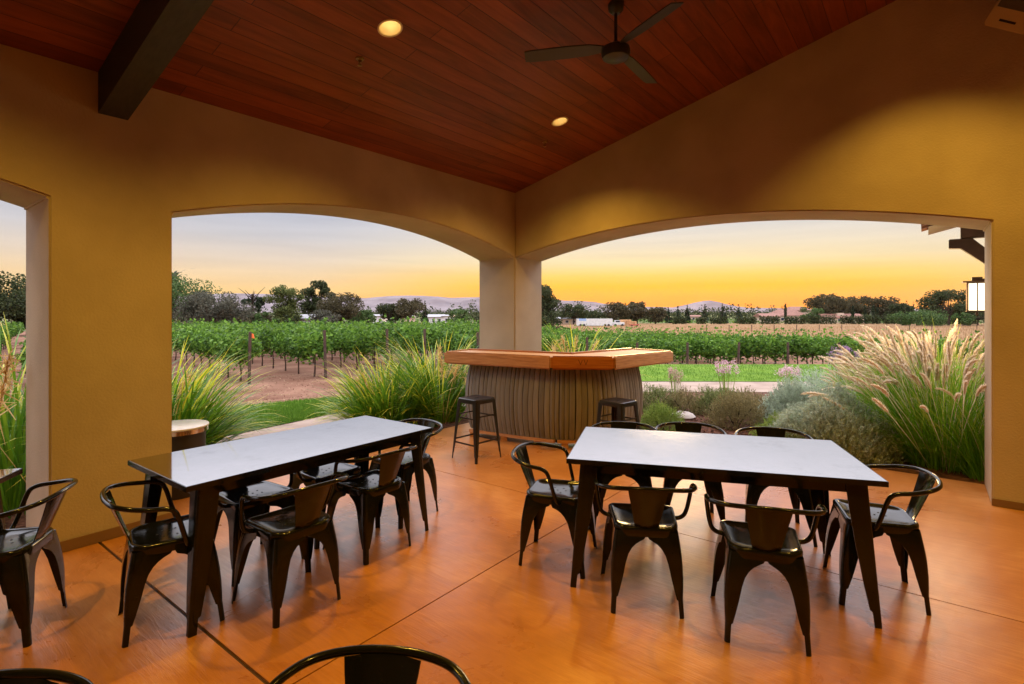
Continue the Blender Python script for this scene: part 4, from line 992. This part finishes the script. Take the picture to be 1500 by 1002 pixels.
tree('oak_tree', 468, 530, 427, 86, 'oak', M['lf_brown'], 'dark brownish oak right of the tall open oak', 3200, .2, group=TG)
tree('broadleaf_tree', 513, 549, 452, 90, 'bush', M['lf_green'], 'low round green tree beside the brownish oak', 1300, .22, group=TG)
tree('broadleaf_tree', 318, 366, 456, 74, 'bush', M['lf_brown'], 'low russet tree in front of the bare tree', 1200, .2, group=TG)
tree('broadleaf_tree', 364, 396, 453, 78, 'bush', M['lf_green'], 'small dark green tree below the bare tree', 1000, .2, group=TG)
tree('broadleaf_tree', 394, 412, 463, 72, 'bush', M['lf_green'], 'small rounded bush left of the white garden shed', 700, .18, group=TG)
tree('broadleaf_tree', 416, 440, 459, 73, 'bush', M['lf_dark'], 'dark bush between two white shed walls', 800, .18, group=TG)
tree('broadleaf_tree', 452, 500, 452, 80, 'bush', M['lf_grey'], 'grey bush under the dark brownish oak', 1300, .2, group=TG)
tree('broadleaf_tree', 290, 342, 452, 70, 'bush', M['lf_dark'], 'dark undergrowth at the right foot of the grey-brown tree', 1200, .2, group=TG)
tree('broadleaf_tree', 372, 402, 459, 92, 'bush', M['lf_brown'], 'low russet bush behind the white shed wall', 800, .22, group=TG)
tree('broadleaf_tree', 440, 472, 449, 100, 'bush', M['lf_dark'], 'dark bush under the tall open oak', 1200, .24, group=TG)
tree('broadleaf_tree', 484, 530, 455, 95, 'bush', M['lf_dark'], 'dark bush right of the grey one under the oaks', 1200, .22, group=TG)
tree('oak_tree', 549, 592, 444, 140, 'round', M['lf_dark'], 'dark round tree in the middle distance, left of a taller one', 1500, .34, group=TG)
tree('oak_tree', 572, 622, 437, 140, 'oak', M['lf_brown'], 'taller dark oak in the middle distance before the hills', 1800, .34, group=TG)
tree('conifer_tree', 615, 630, 440, 150, 'conifer', M['lf_conifer'], 'pointed dark conifer standing before the mauve hills', 900, .36, group=TG)
tree('broadleaf_tree', 656, 690, 451, 165, 'bush', M['lf_green'], 'rounded green tree between the barns and the column', 900, .4, group=TG)
tree('broadleaf_tree', 684, 725, 456, 190, 'bush', M['lf_dark'], 'dark tree just left of the column', 700, .45, group=TG)
tree('eucalyptus_tree', 768, 822, 414, 95, 'oak', M['lf_dark'], 'tall dark tree just right of the corner column', 3000, .24, group=TG)
tree('broadleaf_tree', 785, 822, 448, 90, 'bush', M['lf_dark'], 'dark undergrowth tree at the foot of the tall one by the column', 900, .24, group=TG)
tree('broadleaf_tree', 818, 862, 444, 215, 'round', M['lf_dark'], 'dark rounded tree above the white trailer', 1400, .5, group=TG)
tree('broadleaf_tree', 856, 886, 455, 225, 'bush', M['lf_dark'], 'low dark tree behind the middle of the white trailer', 800, .5, group=TG)
tree('broadleaf_tree', 878, 926, 442, 225, 'round', M['lf_brown'], 'tall brownish tree behind the cab of the truck', 1700, .5, group=TG)
tree('broadleaf_tree', 914, 952, 441, 225, 'round', M['lf_brown'], 'brownish tree above the hay stack', 1500, .5, group=TG)
tree('broadleaf_tree', 944, 976, 449, 225, 'round', M['lf_brown'], 'lower brown tree right of the hay stack', 1200, .5, group=TG)
for k, (px, yt, w) in enumerate(((979, 452, 13), (993, 450, 14), (1006.6, 448, 13), (1032.5, 447, 15), (1058.5, 446, 19), (1082, 448, 17))):
    tree('conifer_tree', px - w / 2, px + w / 2, yt - 2, 240, 'conifer', M['lf_conifer'], f'{ORD[k]} pointed conifer from the left in the line before the peaked hill', 700, .55, group='conifers in a line before the peaked hill')
# hazy far wood line: nobody could count these crowns
C = []
for px in np.concatenate([np.arange(250, 560, 3.2), np.arange(540, 1480, 2.4)]):
    D = random.uniform(330, 600); h = random.uniform(4, 10) * (1.5 if random.random() < .1 else 1); r = random.uniform(2.5, 5)
    C.append(np.array([gx(px, D), D, -3.6 + h * .5]) + unit(rng.normal(size=(60, 3))) * np.array([r, r, h * .55]) * rng.random((60, 1)) ** .4)
C = np.concatenate(C)
tag(link('far_woods', quad_mesh('far_woods', leaf_quads(C, 1.3, aspect=.8), rng.random(len(C))), M['lf_dark']), 'hazy line of far woods along the horizon', 'woods', kind='stuff')
tree('oak_tree', 1184, 1244, 430, 250, 'oak', M['lf_brown'], 'large open oak behind the tan house', 2400, .6, group=TG, open_=.4)
tree('broadleaf_tree', 1172, 1204, 448, 235, 'bush', M['lf_green'], 'green tree in front of the large open oak', 900, .5, group=TG)
tree('broadleaf_tree', 1236, 1282, 433, 255, 'oak', M['lf_brown'], 'dark spreading tree behind the pale house', 1900, .55, group=TG)
tree('broadleaf_tree', 1268, 1318, 434, 255, 'round', M['lf_brown'], 'broad brown tree right of the pale house', 2200, .55, group=TG)
tree('broadleaf_tree', 1300, 1336, 443, 245, 'round', M['lf_dark'], 'rounded dark tree left of the three pines', 1500, .5, group=TG)
for k, px in enumerate((1328, 1338, 1349)): tree('pine_tree', px - 6, px + 6, (440, 440, 440)[k], 260, 'conifer', M['lf_conifer'], ('left', 'middle', 'right')[k] + ' one of three small pines between the broad trees', 420, .55, group='three small pines')
tree('oak_tree', 1354, 1424, 424, 200, 'oak', M['lf_dark'], 'tall umbrella-crowned oak left of the lantern', 3600, .45, open_=.3, group=TG)
tree('oak_tree', 1395, 1470, 446, 205, 'round', M['lf_dark'], 'dark tree behind the lantern', 1800, .5, group=TG)
tree('broadleaf_tree', 1334, 1388, 453, 190, 'bush', M['lf_green'], 'wide pale green bush below the umbrella-crowned oak', 1600, .4, group=TG)
tree('broadleaf_tree', 1397, 1424, 457, 188, 'bush', M['lf_green'], 'round pale green bush left of the jamb', 900, .4, group=TG)
tree('broadleaf_tree', 1306, 1342, 456, 200, 'bush', M['lf_green'], 'green bush left of the wide pale one', 900, .42, group=TG)
for k, (px, yt, w) in enumerate(((1150.5, 445, 7), (1249, 448, 8), (1267, 448, 6), (1279, 447, 8), (1285, 450, 6))):
    tree('cypress_tree', px - w / 2, px + w / 2, yt, 228, 'cypress', M['lf_conifer'], ('slim cypress in front of the tan house', 'slim cypress before the pale house', 'slim cypress at the right end of the pale house', 'slim cypress, left of a close pair', 'slim cypress, right of a close pair')[k], 420, .42, group='slim cypresses by the houses')
# clipped hedge sections along the far side of the dry field
hd = [(985, 1005, 463), (1020, 1034, 464), (1040, 1064, 464), (1080, 1108, 463), (1113, 1142, 462), (1150, 1180, 463), (1183, 1224, 461), (1232, 1266, 462), (1268, 1290, 461), (1294, 1332, 461), (1334, 1376, 461), (1378, 1432, 463)]
for k, (a, b, yt) in enumerate(hd):
    D = 222; x0, x1 = gx(a, D), gx(b, D); z0 = tz(x0, 190); h = gz(yt, D) - z0; m_ = int((b - a) * 30)
    t = empty('hedge', ((x0 + x1) / 2, D, z0), 0, f'{ORD[k]} dark clipped hedge section from the left beyond the dry field', 'hedge', 'hedge sections beyond the dry field')
    C = np.stack([rng.uniform(-.5, .5, m_) * (x1 - x0), rng.uniform(-1, 1, m_), rng.random(m_) ** .8 * h * (.86 + .14 * np.sin(np.arange(m_)))], 1)
    link('crown', quad_mesh('crown', leaf_quads(C, .55, aspect=.85), rng.random(m_)), M['lf_dark'], t)
C = np.stack([rng.uniform(gx(785, 215), gx(1500, 215), 5000), rng.uniform(226, 300, 5000), -3.3 + rng.random(5000) * 1.2], 1)
tag(link('far_vineyard', quad_mesh('far_vineyard', leaf_quads(C, .9, up=1.5), rng.random(5000)), M['vine']), 'thin green band of another vineyard past the dry field', 'vineyard', kind='stuff')
# dry grass stems of the field
n = 26000; yy = rng.uniform(50, 215, n); xx_ = rng.uniform(-.12, .95, n) * yy; base = np.stack([xx_, yy, terrain(xx_, yy) + .08], 1)
Q, T, rn = blades(n, base, rng.uniform(0, 6.28, n), rng.uniform(.25, .7, n), rng.uniform(0, .4, n), rng.uniform(0, .6, n), np.full(n, .09), seg=1)
tag(link('dry_grass', quad_mesh('dry_grass', Q, rn), leaf_mat('dry_grass', (.22, .125, .06), (.36, .23, .125), trans=.3, rough=1)), kind='stuff')
# wire fence across the field
fe = empty('wire_fence', (0, 0, 0), 0, 'thin post and wire fence crossing the dry field', 'fence')
wv = MB(); fpts = []
for px in range(1035, 1440, 33):
    D = 96 + (px - 1035) * .05; x = gx(px, D); z = tz(x, D); fpts.append((x, D, z))
    p = MB().box(x - .05, x + .05, D - .05, D + .05, z - .2, z + 1.35).obj('fence_post', M['post'], fe)
for h in (.5, 1.1): wv.tube([(x, y, z + h) for x, y, z in fpts], .012, 4)
wv.obj('fence_wire', M['wire'], fe)

# ------------------------------------------------------------------ houses, barns, truck, hay
def gable_house(name, px0, px1, D, eave_y, ridge_y, label, wall, roof, depth=9, wins=3, cat='house', hip=0.0, chimney=None):
    x0, x1 = gx(px0, D), gx(px1, D); xc, w = (x0 + x1) / 2, x1 - x0; zb = tz(xc, min(D, 190)) - .05; he, hr = gz(eave_y, D) - zb, gz(ridge_y, D) - zb
    t = empty(name, (xc, D, zb), 0, label, cat)
    MB().box(-w / 2, w / 2, 0, depth, -.3, he).obj('wall', wall, t)
    o = .45; h2 = hip * w / 2
    rf = MB().add([(-w / 2 - o, -o, he - .06), (w / 2 + o, -o, he - .06), (w / 2 + o, depth + o, he - .06), (-w / 2 - o, depth + o, he - .06), (-w / 2 - o + h2, depth / 2, hr), (w / 2 + o - h2, depth / 2, hr),
        (-w / 2 - o, -o, he + .1), (w / 2 + o, -o, he + .1), (w / 2 + o, depth + o, he + .1), (-w / 2 - o, depth + o, he + .1)],
        [(3, 2, 1, 0), (6, 7, 5, 4), (8, 9, 4, 5), (7, 8, 5), (9, 6, 4), (0, 1, 7, 6), (1, 2, 8, 7), (2, 3, 9, 8), (3, 0, 6, 9)]).obj('roof', roof, t)
    for k in range(wins):
        cx = -w / 2 + w * (k + .5) / wins; ww, wh = min(w / wins * .4, 1.3), min(he * .4, 1.2)
        f = MB().box(cx - ww / 2 - .08, cx + ww / 2 + .08, -.05, -.002, he * .35, he * .35 + wh + .1).obj('window', M['white_paint'], t)
        MB().box(cx - ww / 2, cx + ww / 2, -.065, -.052, he * .35 + .06, he * .35 + wh + .04).obj('pane', M['glass_dark'], f)
    if chimney:
        cx = gx(chimney[0], D) - xc; MB().box(cx - chimney[1], cx + chimney[1], depth * .2, depth * .35, he * .6, gz(chimney[2], D) - zb).obj('chimney', wall, t)
    return t
gable_house('tan_house', 1117, 1143, 245, 464, 459, 'low tan house wing with a brown tiled roof, left of the cypress', M['tan_wall'], M['roof_tile'], 9, 2)
gable_house('tan_house', 1139, 1182, 250, 462.5, 453, 'main tan house with a brown tiled roof behind the slim cypress', M['tan_wall'], M['roof_tile'], 12, 3, hip=.5)
gable_house('tan_house', 1158, 1190, 268, 455, 449, 'upper tan house with a tiled hip roof beside the large oak', M['tan_wall'], M['roof_tile'], 10, 2, hip=.5)
gable_house('pale_house', 1208, 1266, 240, 465.5, 459.5, 'long pale house with a tiled roof and a square chimney block', M['tan_wall'], M['roof_tile'], 8, 4, chimney=(1235, 1.5, 458.5))
gable_house('shed', 432, 455, 84, 467, 460.5, 'small white garden shed with a pale roof below the open oak', M['white_paint'], M['roof_white'], 4, 1, 'shed')
gable_house('shed', 406, 419, 84, 468, 466, 'narrow white shed wall between two bushes', M['white_paint'], M['roof_white'], 3, 1, 'shed')
gable_house('barn', 622, 648, 200, 464.5, 460.5, 'low white roofed barn left of the rounded green tree', M['white_paint'], M['roof_white'], 9, 3, 'barn')
gable_house('barn', 545, 560, 190, 463, 460.5, 'small white barn left of the dark middle-distance trees', M['white_paint'], M['roof_white'], 8, 2, 'barn')
gable_house('barn', 586, 602, 190, 465, 462, 'little pale barn at the foot of the taller middle-distance oak', M['tan_wall'], M['roof_white'], 8, 2, 'barn')
gable_house('barn', 648, 662, 200, 463, 461, 'open pale shed at the right end of the low white barn', M['white_paint'], M['roof_white'], 7, 1, 'barn')
gable_house('barn', 815, 846, 215, 467.5, 464.5, 'long grey roofed barn left of the white trailer', M['tan_wall'], M['roof_white'], 9, 3, 'barn')
gable_house('barn', 1012, 1028, 300, 464, 461.5, 'far pale farm building between the conifers', M['tan_wall'], M['roof_tile'], 9, 2, 'barn')
# truck: white box trailer with blue print, white cab on the right
D = 185; zt = tz(gx(875, D), D); s = D / F
tx = gx(845.5, D); trk = empty('trailer_truck', (tx, D, zt), 0, 'white box trailer truck with a blue print parked on the dry field', 'truck')
Lb = 52 * s
MB().box(0, Lb, 0, 2.5, gz(477.2, D) - zt, gz(467, D) - zt).obj('trailer', M['white_paint'], trk, bevel=.03)
pr_ = MB().box(.6, 3.2, -.012, -.002, 1.95, 2.15)
for k in range(7): pr_.box(.6 + k * .38, .86 + k * .38, -.012, -.002, 2.25, 2.75)
pr_.obj('blue_print', M['blue'], trk)
MB().box(.3, Lb - .3, .3, 2.2, gz(477.6, D) - zt - .3, gz(477.2, D) - zt - .002).obj('chassis', M['rubber'], trk)
cb_ = MB(); x0 = Lb + .15
cb_.prism([(x0, 0), (x0 + 4.0, 0), (x0 + 4.0, 2.3), (x0, 2.3)], .55, 1.45).prism([(x0 + .8, .1), (x0 + 2.5, .1), (x0 + 2.5, 2.2), (x0 + .8, 2.2)], 1.452, 2.1)
cb_.obj('cab', M['white_paint'], trk, bevel=.08)
MB().box(x0 + .95, x0 + 2.35, .085, .098, 1.5, 2.0).obj('side_window', M['glass_dark'], trk)
for wx in (1.2, 2.4, Lb - 2.6, Lb - 1.4, x0 + .8, x0 + 3.2):
    wl = MB(); wl.tube([(wx, -.02, .45), (wx, .28, .45)], .45, 16); wl.obj('wheel', M['rubber'], trk, smooth=40)
# hay stack on a red flatbed
xh = gx(911, D); hs = empty('hay_stack', (xh, D + 2, tz(xh, D)), 0, 'stack of straw bales on the dry field right of the truck', 'hay stack')
hb = MB(); Wd = gx(935, D) - xh
for r in range(4):
    for k in range(6):
        if r == 3 and k in (4, 5): continue
        hb.box(k * Wd / 6 + .02 + random.uniform(-.05, .05), (k + 1) * Wd / 6 - .02, random.uniform(-.08, .08), 2.4, r * .58 + .02, (r + 1) * .58, random.random())
hb.obj('bales', M['hay'], hs, bevel=.06)
fb = empty('flatbed_trailer', (gx(922, D), D - 1.2, tz(xh, D)), 0, 'low red flatbed trailer in front of the stack of straw', 'trailer')
MB().box(0, 3.1, 0, 1.9, .45, .75).obj('bed', M['red'], fb, bevel=.03)
for wx in (.6, 2.4): MB().tube([(wx, -.02, .3), (wx, .2, .3)], .3, 14).obj('wheel', M['rubber'], fb, smooth=40)
# ------------------------------------------------------------------ sky, sun, air
SUN_AZ = R(16)                                    # to the right of the view axis, just under the horizon haze
w = bpy.data.worlds.new('World'); scene.world = w; w.use_nodes = True; nt = w.node_tree
bg = nt.nodes['Background']
class WM: node_tree = nt
tc = N(WM, 'ShaderNodeTexCoord'); sp = N(WM, 'ShaderNodeSeparateXYZ'); L(WM, tc.outputs['Generated'], sp.inputs[0])
K = 1.0
def sky_ramp(stops):
    r = ramp(WM, sp.outputs['Z'], stops); r.node.color_ramp.interpolation = 'B_SPLINE' if False else 'LINEAR'; return r
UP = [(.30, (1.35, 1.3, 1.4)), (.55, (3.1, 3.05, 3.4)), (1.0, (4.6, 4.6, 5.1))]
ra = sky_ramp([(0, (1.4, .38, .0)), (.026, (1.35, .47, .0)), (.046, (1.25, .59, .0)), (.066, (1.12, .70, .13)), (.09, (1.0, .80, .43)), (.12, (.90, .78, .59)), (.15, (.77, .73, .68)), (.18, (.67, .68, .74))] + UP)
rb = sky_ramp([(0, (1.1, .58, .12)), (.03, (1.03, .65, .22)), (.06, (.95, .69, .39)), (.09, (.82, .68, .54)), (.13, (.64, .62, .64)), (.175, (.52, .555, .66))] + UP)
cmb = N(WM, 'ShaderNodeCombineXYZ'); L(WM, sp.outputs['X'], cmb.inputs[0]); L(WM, sp.outputs['Y'], cmb.inputs[1])
nv = N(WM, 'ShaderNodeVectorMath', operation='NORMALIZE'); L(WM, cmb.outputs[0], nv.inputs[0])
dt = N(WM, 'ShaderNodeVectorMath', operation='DOT_PRODUCT'); L(WM, nv.outputs[0], dt.inputs[0]); dt.inputs[1].default_value = (math.sin(SUN_AZ), math.cos(SUN_AZ), 0)
mr = N(WM, 'ShaderNodeMapRange', interpolation_type='SMOOTHSTEP'); mr.inputs['From Min'].default_value = .78; mr.inputs['From Max'].default_value = 1.0; L(WM, dt.outputs['Value'], mr.inputs['Value'])
mx = N(WM, 'ShaderNodeMix', data_type='RGBA'); L(WM, mr.outputs['Result'], mx.inputs['Factor']); L(WM, rb, mx.inputs[6]); L(WM, ra, mx.inputs[7])
mpw = N(WM, 'ShaderNodeMapping'); mpw.inputs['Scale'].default_value = (1.6, 1.6, 26); L(WM, tc.outputs['Generated'], mpw.inputs['Vector'])
nzw = N(WM, 'ShaderNodeTexNoise', Scale=2.2, Detail=5., Roughness=.55, Distortion=.4); L(WM, mpw.outputs['Vector'], nzw.inputs['Vector'])
mrw = N(WM, 'ShaderNodeMapRange'); mrw.inputs['From Min'].default_value = .3; mrw.inputs['From Max'].default_value = .7; mrw.inputs['To Min'].default_value = .955; mrw.inputs['To Max'].default_value = 1.045; L(WM, nzw.outputs['Fac'], mrw.inputs['Value'])
vm = N(WM, 'ShaderNodeVectorMath', operation='SCALE'); L(WM, mx.outputs[2], vm.inputs[0]); L(WM, mrw.outputs['Result'], vm.inputs['Scale'])
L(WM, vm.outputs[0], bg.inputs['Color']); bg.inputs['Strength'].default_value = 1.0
sl = bpy.data.lights.new('sun', 'SUN'); sl.energy = 1.0; sl.color = (1, .66, .28); sl.angle = R(12)
so = bpy.data.objects.new('sun', sl); COL.objects.link(so); so.rotation_euler = (R(90 - 5), 0, math.pi - SUN_AZ)
HAZE = 2.2e-5
if HAZE:
    hm = bpy.data.materials.new('haze'); hm.use_nodes = True; hn = hm.node_tree; hn.nodes.remove(hn.nodes['Principled BSDF'])
    pv = hn.nodes.new('ShaderNodeVolumePrincipled'); pv.inputs['Color'].default_value = (.95, .74, .62, 1); pv.inputs['Density'].default_value = HAZE
    pv.inputs['Anisotropy'].default_value = .65; hn.links.new(pv.outputs[0], hn.nodes['Material Output'].inputs['Volume'])
    tag(MB().box(-5500, 5500, -300, 6800, -12, 240).obj('haze', hm), kind='stuff')
scene.view_settings.view_transform = 'Standard'; scene.view_settings.look = 'None'; scene.view_settings.exposure = 0; scene.view_settings.gamma = 1
c = scene.cycles
c.use_denoising = True; c.max_bounces = 8; c.diffuse_bounces = 4; c.glossy_bounces = 4; c.transmission_bounces = 4; c.transparent_max_bounces = 8; c.volume_bounces = 0
c.sample_clamp_indirect = 6; c.caustics_reflective = False; c.caustics_refractive = False
